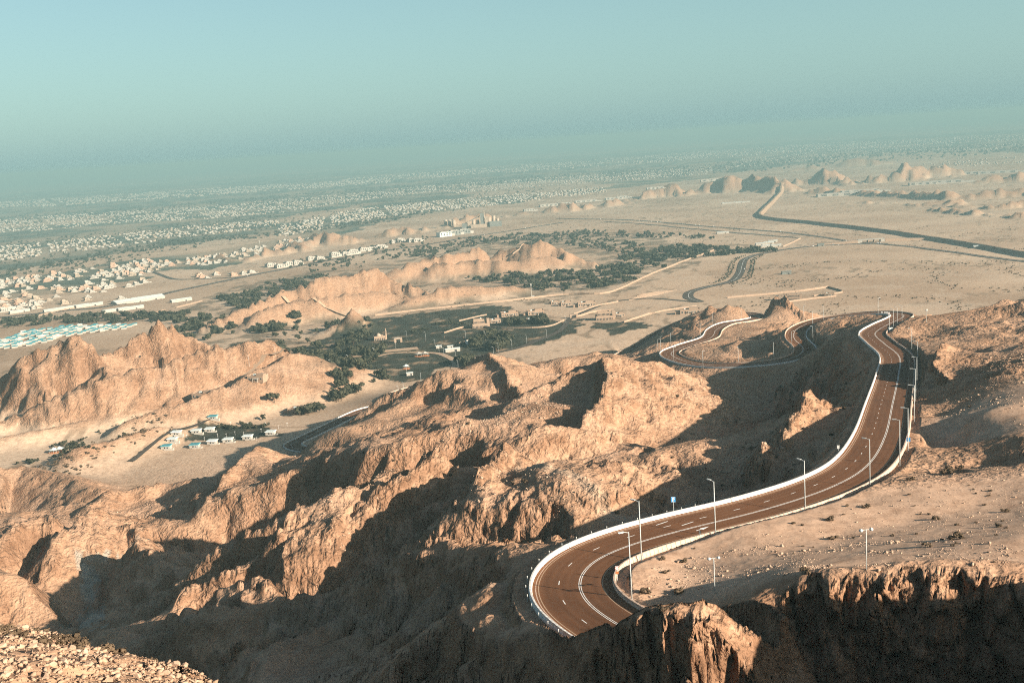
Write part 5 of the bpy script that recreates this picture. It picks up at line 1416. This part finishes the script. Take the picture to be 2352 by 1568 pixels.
def merge(items, name, label, cat):
    """many far copies of a mesh in one object"""
    vs = []; fs = []; off = 0; mats = []
    for me, x, y, z, s, a in items:
        n = len(me.vertices); co = np.empty(n * 3); me.vertices.foreach_get('co', co); co = co.reshape(-1, 3) * s
        ca, sa = math.cos(a), math.sin(a)
        vs.append(np.stack([co[:, 0] * ca - co[:, 1] * sa + x, co[:, 0] * sa + co[:, 1] * ca + y, co[:, 2] + z], 1))
        fs.append(me); mats.append(off); off += n
    lt = []; li = []
    for me, o_ in zip(fs, mats):
        nl = len(me.loops); a_ = np.empty(nl, np.int32); me.loops.foreach_get('vertex_index', a_); li.append(a_ + o_)
        b_ = np.empty(len(me.polygons), np.int32); me.polygons.foreach_get('loop_total', b_); lt.append(b_)
    V = np.concatenate(vs); L = np.concatenate(li); Tt = np.concatenate(lt)
    M2 = bpy.data.meshes.new(name); M2.vertices.add(len(V)); M2.vertices.foreach_set('co', V.ravel())
    M2.loops.add(len(L)); M2.loops.foreach_set('vertex_index', L); M2.polygons.add(len(Tt))
    M2.polygons.foreach_set('loop_start', np.concatenate([[0], np.cumsum(Tt)[:-1]]).astype(np.int32))
    M2.update(calc_edges=True); M2.materials.append(items[0][0].materials[0])
    o = link(name, M2); tag(o, label, cat, None, 'stuff'); return o
far_cr = [crown_mesh(160 + i, 3.6, 3.4, .6, 20, 1.2, .7, 'crown', 'leaf', 3, 5) for i in range(3)]
merge([(far_cr[k % 3], x, y, z, s, a) for k, (x, y, z, s, a, nm) in enumerate(trees[300:])], 'distant_trees', "dark distant trees dotted over the groves and orchards of the valley", 'trees')

# low scrub over the plain and slopes
sc_me = [crown_mesh(260 + i, 1.1, .8, .0, 14, .45, .6, 'crown', 'shrub', 2, 5) for i in range(3)]
sq = []
for nm, q, n in (("a", [(1700,760),(2352,700),(2352,600),(1750,600),(1640,640)], 620), ("b", [(1500,560),(1700,520),(2352,520),(2352,580),(1900,560)], 260), ("c", [(0,1080),(330,985),(700,960),(600,1010),(300,1060),(60,1140)], 200), ("d", [(1000,520),(1300,505),(1750,500),(1740,540),(1300,525)], 200), ("e", [(600,720),(900,640),(1300,690),(1000,720),(800,760)], 160)):
    P = plain_poly(q); c_ = rng.uniform(P.min(0), P.max(0), (n * 8, 2)); c_ = c_[inside(P, c_[:, 0], c_[:, 1])]
    w_ = np.abs(noise(c_[:, 0] / 180, c_[:, 1] / 260, 712)); c_ = c_[np.argsort(w_ + rng.uniform(0, .25, len(w_)))][:n]
    z = zs(c_[:, 0], c_[:, 1])
    sq += [(sc_me[k % 3], x, y, zz, rng.uniform(.7, 2.0), rng.uniform(0, 6)) for k, ((x, y), zz) in enumerate(zip(c_, z))]
merge(sq, 'desert_scrub', "low dark scrub dotted along the washes of the plain", 'scrub')

# ------------------------------------------------------------------ holiday huts with turquoise roofs
hut_w = MB().box((0, 0, -1), (8, 5.4, 3.8)).mesh('wall', 'house_white'); hut_d = MB().box((1.5, -2.74, 0), (1, .06, 2)).mesh('door', 'dark')
hr = MB().add([(-4.6, -3.3, 2.82), (4.6, -3.3, 2.82), (4.6, 3.3, 2.82), (-4.6, 3.3, 2.82), (-3.2, 0, 4.0), (3.2, 0, 4.0)], [(0, 1, 5, 4), (2, 3, 4, 5), (1, 2, 5), (3, 0, 4), (3, 2, 1, 0)])
hut_r = [hr.mesh('roof', 'roof_teal'), hr.mesh('roof', 'roof_pale')]
P = plain_poly([(-60,790),(-10,784),(52,763),(139,751),(312,745),(296,756),(174,770),(104,787),(35,801),(-40,806)])
lo, hi = P.min(0), P.max(0); n_h = 0
for gx in np.arange(lo[0], hi[0], 15.0):
    for gy in np.arange(lo[1], hi[1], 13.0):
        x, y = gx + rng.uniform(-2, 2), gy + rng.uniform(-2, 2)
        if not inside(P, np.array([x]), np.array([y]))[0] or rng.uniform() < .2 or n_h >= 280: continue
        tl_ = rng.uniform() < .75; hp_ = project(np.array([[x, y, 50.0]]))[0][0]; hl_ = ("turquoise" if tl_ else "pale") + " roofed hut in the " + ("front" if y < lo[1] + (hi[1] - lo[1]) * .35 else ("middle" if y < lo[1] + (hi[1] - lo[1]) * .68 else "back")) + " rows of the holiday camp, " + ("left" if hp_ < 90 else ("centre" if hp_ < 190 else "right"))
        o = thing('holiday_hut', hl_, 'hut', (x, y, hz(x, y)), rng.uniform(-.1, .1) + .35, hl_)
        link('wall', hut_w, o); link('roof', hut_r[0 if tl_ else 1], o); n_h += 1

# ------------------------------------------------------------------ the town
def house_mesh(seed):
    g = np.random.default_rng(seed); w, d, h = g.uniform(13, 20), g.uniform(11, 16), g.uniform(6.5, 9)
    m_ = MB().box((0, 0, -1), (w, d, h + 1)); m_.box((g.uniform(-.2, .2) * w, g.uniform(-.1, .2) * d, h + .01), (w * g.uniform(.35, .6), d * g.uniform(.4, .6), g.uniform(2.6, 3.6)))
    m_.box((w * .5 + 2.2, -d * .1, -1), (4.4, d * .6, h * .55 + 1)); m_.v += []
    q = parapet(w, d, h, h); m_.add(q.v, q.f)
    n_wall = len(m_.f)
    for k in range(4):
        for z0 in (1.2, h * .58):
            cx = -w / 2 + (k + .5) * w / 4; m_.add([(cx - .9, -d / 2 - .05, z0), (cx + .9, -d / 2 - .05, z0), (cx + .9, -d / 2 - .05, z0 + 1.7), (cx - .9, -d / 2 - .05, z0 + 1.7)], [(0, 1, 2, 3)])
            cy = -d / 2 + (k + .5) * d / 4; m_.add([(w / 2 + .05, cy - .8, z0), (w / 2 + .05, cy + .8, z0), (w / 2 + .05, cy + .8, z0 + 1.7), (w / 2 + .05, cy - .8, z0 + 1.7)], [(0, 1, 2, 3)])
    # yard wall
    nb = len(m_.f); yw = parapet(w + 16, d + 14, 0, -.8, 2, -1, .3, 3.0); m_.add(yw.v, yw.f)
    me = m_.mesh('town_house', ['house_white', 'house_white', 'house_cream', 'house_white', 'house_pink'][seed % 5])
    me.materials.append(M['glass'])
    mi = np.zeros(len(me.polygons), np.int32); mi[n_wall:nb] = 1; me.polygons.foreach_set('material_index', mi); me.update()
    return me
HOUSE = [house_mesh(i) for i in range(10)]
def far_house(seed):
    g = np.random.default_rng(seed); w, d, h = g.uniform(14, 24), g.uniform(12, 18), g.uniform(6, 10)
    m_ = MB().box((0, 0, -1), (w, d, h + 1)); m_.box((g.uniform(-.2, .2) * w, 0, h + .01), (w * .5, d * .5, 3.0))
    return m_.mesh('far_house', ['house_white', 'house_cream'][seed % 2])
FAR = [far_house(i) for i in range(4)]
TOWN_BLOCKS = [ # corner points, plot spacing, share built
 ([(-120,735),(0,690),(120,668),(330,640),(380,655),(270,690),(120,705),(0,722)], 34, .62, 'near'),
 ([(-120,690),(0,645),(200,618),(330,598),(420,600),(330,635),(100,668),(0,688)], 33, .66, 'near'),
 ([(330,655),(470,640),(620,628),(600,622),(480,628),(360,640)], 36, .45, 'near'),
 ([(420,598),(560,572),(700,545),(760,540),(640,575),(560,600),(440,612)], 32, .7, 'near'),
 ([(-200,640),(0,600),(200,575),(430,545),(640,520),(640,505),(430,520),(200,548),(0,565),(-200,580)], 30, .62, 'far'),
 ([(640,545),(800,515),(950,490),(1150,470),(1300,452),(1400,440),(1380,430),(1080,455),(820,480),(640,520)], 29, .66, 'far'),
 ([(-300,580),(0,540),(250,515),(450,505),(640,490),(820,462),(1000,440),(1000,425),(700,455),(400,480),(200,490),(0,505),(-300,545)], 36, .58, 'far'),
 ([(950,430),(1080,420),(1300,405),(1500,392),(1640,382),(1630,400),(1480,412),(1300,425),(1050,445)], 40, .6, 'far'),
 ([(1640,395),(1750,380),(1900,368),(2060,350),(2352,345),(2352,330),(2000,335),(1700,365)], 50, .55, 'far'),
 ([(2130,395),(2250,380),(2352,375),(2352,360),(2200,362),(2110,380)], 60, .4, 'far'),
 ([(-300,520),(0,482),(300,462),(620,440),(900,420),(900,410),(500,432),(0,465),(-300,495)], 66, .5, 'vfar'),
 ([(700,432),(1000,408),(1400,382),(1800,352),(2352,322),(2352,308),(1800,335),(1300,372),(800,410)], 78, .5, 'vfar')]
houses = []
for bi, (q, sp, share, kind) in enumerate(TOWN_BLOCKS):
    P = plain_poly(q); ang = rng.uniform(.15, .5); ca, sa = math.cos(ang), math.sin(ang)
    c0 = P.mean(0); R_ = (P - c0) @ np.array([[ca, -sa], [sa, ca]]); lo, hi = R_.min(0), R_.max(0)
    GX, GY = np.meshgrid(np.arange(lo[0], hi[0], sp), np.arange(lo[1], hi[1], sp * 1.15)); g_ = np.stack([GX.ravel(), GY.ravel()], 1)
    col = np.round((g_[:, 0] - lo[0]) / sp).astype(int); g_ = g_[((col + 3) % 11) != 0]          # streets
    g_ = g_ + rng.uniform(-sp * .42, sp * .42, g_.shape)
    w_ = c0 + g_ @ np.array([[ca, sa], [-sa, ca]])
    keep = inside(P, w_[:, 0], w_[:, 1]) & (noise(w_[:, 0] / (sp * 7), w_[:, 1] / (sp * 7), 801) * .9 + rng.uniform(0, 1, len(w_)) * .9 < share * .88)
    w_ = w_[keep]
    if len(w_) == 0: continue
    z = zs(w_[:, 0], w_[:, 1]); base = CZ - plain_h(np.hypot(w_[:, 0], w_[:, 1])); ok = z < base + 8
    for (x, y), zz in zip(w_[ok], z[ok]): houses.append((x, y, zz, ang + 1.5708 * rng.integers(4), kind + '|' + str(bi)))
pj = project(np.array([h_[:3] for h_ in houses])); vis = [(h_, p_) for h_, p_ in zip(houses, pj) if -80 < p_[0] < 2440]
vis.sort(key=lambda t_: t_[0][1])
inf = [v_ for v_ in vis if v_[1][0] > -10 and v_[1][0] < 2362]
near_set = [v_[0] for v_ in inf[:300]]; ids = set(map(id, near_set)); rest = [v_[0] for v_ in vis if id(v_[0]) not in ids]
for k, (x, y, z, a, kind) in enumerate(near_set):
    s = rng.uniform(.5, .82); pk = k % 10
    cl_ = ["white", "white", "cream", "white", "terracotta"][pk % 5]
    b_i = int(kind.split('|')[1]); wh = ["beside the left highway", "behind the front blocks at left", "in the strip beside the town road", "behind the low far crags"][b_i] if b_i < 4 else "beyond the sand strip"
    pxx = project(np.array([[x, y, z]]))[0][0]; dep = ("near" if y < 2300 else ("middle" if y < 2900 else "back")) + (" rows, left" if pxx < 250 else (" rows, centre left" if pxx < 480 else " rows, right"))
    wh = wh + ", " + dep; lab = cl_ + " flat roofed house " + wh
    o = link('town_house', HOUSE[pk], None, (x, y, z), 0.0); o.rotation_euler = (0, 0, face_rot((x, y)) + rng.uniform(-.3, .3) + .35); o.scale = (s, s, s * rng.uniform(.85, 1.3))
    tag(o, lab, 'house', cl_ + ' houses ' + wh)
merge([(FAR[0 if k % 4 else 2], x, y, z, (.62 if kd[0] != 'v' else 1.15) * rng.uniform(.6, 1.2), face_rot((x, y)) + rng.uniform(-.5, .5) + .3) for k, (x, y, z, a, kd) in enumerate(rest) if k % 3], 'distant_town', "countless pale houses of the distant town spread over the plain", 'town')
merge([(FAR[1], x, y, z, (.62 if kd[0] != 'v' else 1.15) * rng.uniform(.6, 1.2), face_rot((x, y)) + rng.uniform(-.5, .5) + .3) for k, (x, y, z, a, kd) in enumerate(rest) if k % 3 == 0], 'distant_town', "scattered cream houses mixed through the distant town", 'town')
# street trees and palm gardens of the town
tt = []
tree_lump = [crown_mesh(360 + i, 6.0, 5.0, 0, 10, 3.0, .7, 'crown', 'leaf', 2, 5) for i in range(3)]
for q, n, s0 in (([(-150,690),(0,640),(330,600),(640,520),(640,490),(0,560),(-150,590)], 700, 1.0), ([(640,540),(1300,450),(1400,430),(1080,430),(640,490)], 500, 1.0), ([(-300,560),(0,520),(640,470),(1300,410),(1640,392),(1640,378),(1000,420),(400,470),(-300,520)], 1100, 1.7), ([(1640,400),(2352,350),(2352,325),(1640,375)], 500, 2.0),
               ([(0,640),(430,560),(640,545),(900,510),(1000,490),(960,488),(620,535),(400,552),(0,625)], 420, 1.2)):
    P = plain_poly(q); c_ = rng.uniform(P.min(0), P.max(0), (n * 5, 2)); c_ = c_[inside(P, c_[:, 0], c_[:, 1])][:n]
    z = zs(c_[:, 0], c_[:, 1]); tt += [(tree_lump[k % 3], x, y, zz, s0 * rng.uniform(.7, 1.3), rng.uniform(0, 6)) for k, ((x, y), zz) in enumerate(zip(c_, z))]
merge(tt, 'town_trees', "dark street trees and gardens threaded through the distant town", 'trees')

# ------------------------------------------------------------------ cars on the far roads
def car_proto(mt_):
    o = thing('car', 'x', 'car')
    link('body', MB().box((0, 0, .35), (4.5, 1.8, .65)).mesh('body', mt_), o)
    cb = link('cabin', MB().box((-.2, 0, 1.0), (2.5, 1.6, .6), 0, .82).mesh('cabin', mt_), o); link('window', MB().box((-.2, 0, 1.06), (2.2, 1.64, .38), 0, .86).mesh('window', 'glass'), cb)
    for sx in (-1.4, 1.4):
        for sy in (-.85, .85): link('wheel', MB().tube((sx, sy - .1, .34), (sx, sy + .1, .34), .34, 10).mesh('wheel', 'rubber'), o)
    return o
CARS = [car_proto('car_white'), car_proto('car_dark')]; used = [False, False]
def put_car(c, i, off, k, label, group):
    T, N = frame(c); p = c[i, :2] + N[i] * off; a = math.atan2(T[i, 1], T[i, 0]) + (math.pi if off < 0 else 0)
    loc = (p[0], p[1], c[i, 2] + .62)
    if not used[k]: used[k] = True; o = CARS[k]; o.location = loc; o.rotation_euler = (0, 0, a); o['label'] = label; o['group'] = group
    else: copy_tree(CARS[k], loc, a, None, label, group)
for c, n, nm in ((HW2, 16, "plain highway"), (HW1, 18, "valley highway"), (AV, 5, "park avenue")):
    for j in range(n):
        i = int(rng.integers(2, len(c) - 2)); k = int(rng.uniform() < .3)
        put_car(c, i, rng.choice([-6, 6]), k, ("dark" if k else "white") + " car driving on the " + nm, ("dark" if k else "white") + " cars on the " + nm)

# ------------------------------------------------------------------ park lamps
for a, b in ((935,864),(1047,829),(1053,851),(1000,801),(935,781),(978,783),(1070,781),(1115,782),(1009,813),(1134,817),(1145,808),(909,800),(1176,801),(1210,790),(1256,776),(1020,820),(760,850),(700,866),(640,885),(580,905),(860,820),(1300,745),(800,838)):
    p = gz_at(a, b); place_lamp(tuple(p), .4, "tall lamp post standing in the green valley park", 'lamp posts of the valley park', .95)
gl_p = MB().cyl((0, 0, -.5), .06, .05, 3.6, 6).mesh('post', 'white'); gl_h = MB().box((0, 0, 3.05), (1.0, .5, .16)).mesh('lamp_head', 'white')
for a, b in ((440,1000),(500,1003),(540,998),(470,1012),(520,1003),(560,1000),(600,992),(640,985),(430,1010),(405,1026),(590,1012),(540,1016),(610,978),(570,978),(530,978),(660,980)):
    p = gz_at(a, b); o = thing('garden_lamp', "short white garden lamp between the white cottages", 'lamp', tuple(p), .3, 'garden lamps between the cottages'); link('post', gl_p, o); link('lamp_head', gl_h, o)

# ------------------------------------------------------------------ stones and shrubs near the camera
def stone_mesh(seed, sub=1):
    """an angular broken stone: the hull of a few scattered points"""
    g = np.random.default_rng(seed); bm = bmesh.new(); n_ = 16 if sub else 9
    p = g.normal(size=(n_, 3)); p /= np.linalg.norm(p, axis=1)[:, None]; p *= g.uniform(.75, 1.05, (n_, 1)); p *= np.array([1.0, g.uniform(.55, .95), g.uniform(.4, .75)])
    for q in p: bm.verts.new(q)
    bmesh.ops.convex_hull(bm, input=bm.verts)
    me = bpy.data.meshes.new('rock'); bm.to_mesh(me); bm.free(); me.materials.append(M['rock']); return me
STONES = [stone_mesh(900 + i) for i in range(10)]; CHIPS = [stone_mesh(920 + i, 0) for i in range(10)]
def stone_ids(x, y): return height(np.asarray(x, float), np.asarray(y, float))[0]
# rubble on the near slope, bottom left
n = 42000
D = np.exp(rng.uniform(math.log(16.0), math.log(29.0), n)); px = rng.uniform(-260, 620, n); x = (px - CX) / FPX * D
z = stone_ids(x, D); pj = project(np.stack([x, D, z], 1))
ok = (pj[:, 1] > 1400) & (pj[:, 1] < 1660) & (pj[:, 0] > -120) & (pj[:, 0] < 560); x, D, z, pj = x[ok], D[ok], z[ok], pj[ok]
s = np.clip(.0075 * rng.pareto(1.5, len(x)) + .006, .006, .11)
order = np.argsort(-s); big = order[:150]; small = order[150:15000]
edge = np.interp(pj[:, 0], [0, 130, 210, 300, 440, 560], [1447, 1482, 1508, 1534, 1566, 1620])
for k, i in enumerate(big):
    o = link('rock', STONES[k % 10], None, (x[i], D[i], z[i] + s[i] * .2)); o.rotation_euler = (rng.uniform(-.5, .5), rng.uniform(-.5, .5), rng.uniform(0, 6.28)); q = s[i] * 1.0; o.scale = (q, q, q)
    wh = ("largest " if k < 30 else "") + "pale broken rock " + ("at the left edge" if pj[i, 0] < 120 else ("in the middle" if pj[i, 0] < 260 else "at the right end")) + " of the corner rubble, " + ("along its brow" if pj[i, 1] < edge[i] + 25 else ("halfway down" if pj[i, 1] < edge[i] + 70 else "near the bottom"))
    tag(o, wh, 'rock', wh)
merge([(CHIPS[k % 10], x[i], D[i], z[i] + s[i] * .15, s[i], rng.uniform(0, 6.28)) for k, i in enumerate(small)], 'rubble', "loose limestone chips covering the bottom left slope", 'rubble')
# dry tufts along the brow of that slope
tf = [crown_mesh(500 + i, .35, .25, 0, 60, .05, .8, 'crown', 'shrub') for i in range(3)]
tq = []
for k in range(90):
    a = rng.uniform(-40, 400); b = np.interp(a, [0, 130, 210, 300, 440], [1462, 1490, 1518, 1545, 1575]) + rng.uniform(-6, 16); dd = rng.uniform(23.2, 26.2); p = pD(a, b, dd)
    zz = float(stone_ids([p[0]], [p[1]])[0]); tq.append((tf[k % 3], p[0], p[1], zz, rng.uniform(.25, .7), rng.uniform(0, 6)))
merge(tq, 'dry_grass', "dry brown tufts along the brow of the bottom left slope", 'grass')
# scree and stones on the plateau, its rim and the road verge
st = []
def strew(poly, n_, smin, smax, D0, D1):
    P = np.array([ground(a, b, D0, D1)[:2] for a, b in poly]); c_ = rng.uniform(P.min(0), P.max(0), (n_ * 6, 2)); c_ = c_[inside(P, c_[:, 0], c_[:, 1])]
    w_ = noise(c_[:, 0] / 7, c_[:, 1] / 7, 931) + .5 * noise(c_[:, 0] / 2.5, c_[:, 1] / 2.5, 932); c_ = c_[np.argsort(-w_ + rng.uniform(0, 1.0, len(w_)))][:n_]
    dr, _, _ = poly_near(c_[:, 0], c_[:, 1], road_c[::2][:220], 30); c_ = c_[dr > 8.6]
    zz = stone_ids(c_[:, 0], c_[:, 1]); sz = np.clip(smin * (1 + .5 * rng.pareto(2.2, len(c_))), smin, smax)
    for k in range(len(c_)): st.append((CHIPS[k % 10], c_[k, 0], c_[k, 1], zz[k] + sz[k] * .15, sz[k], rng.uniform(0, 6.28)))
strew([(1480,1310),(1560,1280),(1800,1250),(2000,1240),(2352,1260),(2352,1330),(2200,1318),(2000,1340),(1820,1318),(1700,1345),(1560,1400)], 2400, .12, .55, 110, 260)
strew([(1560,1290),(1900,1195),(2100,1090),(2352,1000),(2352,1240),(1900,1250)], 1500, .10, .4, 120, 330)
strew([(1880,1103),(1700,1122),(1480,1137),(1300,1100),(1160,1040),(1050,1060),(1000,1190),(1250,1210),(1450,1190)], 1500, .22, .9, 240, 420)
strew([(1848,934),(1740,1002),(1600,1070),(1500,1108),(1560,1110),(1760,1050),(1900,960)], 900, .25, 1.1, 300, 430)
strew([(700,1230),(850,1110),(1000,1060),(1080,1050),(900,1200),(760,1290),(600,1300)], 800, .22, .9, 320, 430)
strew([(1384,838),(1250,905),(1000,990),(850,1060),(1000,1050),(1300,980),(1420,900)], 1200, .25, .9, 420, 620)
strew([(2140,840),(2352,805),(2352,990),(2250,940),(2160,960)], 900, .22, .8, 280, 480)
strew([(700,1045),(590,1035),(300,1155),(100,1180),(200,1210),(420,1180),(600,1110)], 800, .25, .9, 480, 680)
merge(st, 'scree', "broken stones and scree strewn over the slopes and plateau", 'scree')
# dry shrubs on the plateau
SH = [crown_mesh(560 + i, 1.0, .8, 0, 150, .11, .75, 'crown', 'shrub') for i in range(4)]; STK = [trunk_mesh(580 + i, .8, .03, 'stem') for i in range(2)]
SHR = [(2174,1086,2.3,"large dark round shrub near the gully on the plateau"),(2195,1238,1.6,"dark rounded shrub alone in the middle of the plateau"),(1905,1195,1.2,None),(1912,1238,1.2,None),(1989,1165,1.2,None),(2150,1193,1.0,None),(2293,1210,.9,None),(2310,1176,1.0,None),(2129,1256,1.1,None),(1849,1315,1.1,None),(1570,1291,.9,None),(1560,1360,1.0,None),(1520,1285,.9,None),(1482,1362,1.2,None),(1559,1362,1.2,None),(1529,1315,.9,None),(1525,1403,1.0,None)]
for k in range(46): SHR.append((rng.uniform(1560, 2340), rng.uniform(1110, 1300), rng.uniform(.25, .6), None))
for k, (a, b, r_, lab) in enumerate(SHR):
    p = ground(a, b, 120, 330); dd, _, _ = poly_dist(np.array([p[0]]), np.array([p[1]]), road_c[::3][:120])
    if dd[0] < 9.5: continue
    big_ = lab is None and r_ > .8
    o = thing('dry_shrub', lab or ("brown dry shrub dotted over the stony plateau inside the road" if big_ else "tiny dry tuft on the stony plateau inside the road"), 'shrub', tuple(p), rng.uniform(0, 6), None if lab else ('dry shrubs on the plateau' if big_ else 'tiny tufts on the plateau'))
    o.scale = (r_ * 1.15, r_, r_ * .8); link('stem', STK[k % 2], o); link('foliage', SH[k % 4], o)
HS = []
for k in range(60):
    a, b = rng.uniform(150, 2300), rng.uniform(860, 1180); p = ground(a, b, 240, 760)
    dd, _, _ = poly_near(np.array([p[0]]), np.array([p[1]]), road_c[::3], 30)
    if dd[0] < 11 or p[1] > 740: continue
    HS.append((SH[k % 4], p[0], p[1], p[2], rng.uniform(.5, 1.3), rng.uniform(0, 6)))
merge(HS, 'hillside_scrub', "small dry bushes scattered thinly over the bare hillsides", 'scrub')

# ------------------------------------------------------------------ the dusty air over the plain
def haze_box(x0, x1, y0, y1, z0, z1):
    me = bpy.data.meshes.new("haze")
    v = [(x, y, z) for x in (x0, x1) for y in (y0, y1) for z in (z0, z1)]
    f = [(0, 1, 3, 2), (4, 6, 7, 5), (0, 4, 5, 1), (2, 3, 7, 6), (0, 2, 6, 4), (1, 5, 7, 3)]
    me.from_pydata(v, [], f)
    o = bpy.data.objects.new("haze", me); COL.objects.link(o)
    o["kind"] = "stuff"; o["label"] = "thin teal dust haze hanging over the far plain"; o["category"] = "haze"
    ma = bpy.data.materials.new("haze_air"); ma.use_nodes = True
    n = ma.node_tree.nodes; n.clear()
    pv = n.new('ShaderNodeVolumePrincipled'); out = n.new('ShaderNodeOutputMaterial')
    pv.inputs['Color'].default_value = HAZE_COL
    pv.inputs['Density'].default_value = HAZE_DEN
    pv.inputs['Anisotropy'].default_value = 0.0
    ma.node_tree.links.new(pv.outputs[0], out.inputs['Volume'])
    me.materials.append(ma)
HAZE_COL = (0.235, 0.39, 0.42, 1); HAZE_DEN = 0.00013
haze_box(-41000, 41000, -3000, 41000, float(TZ.min()) - 1.0, max(float(TZ.max()), CZ) + 6.0)
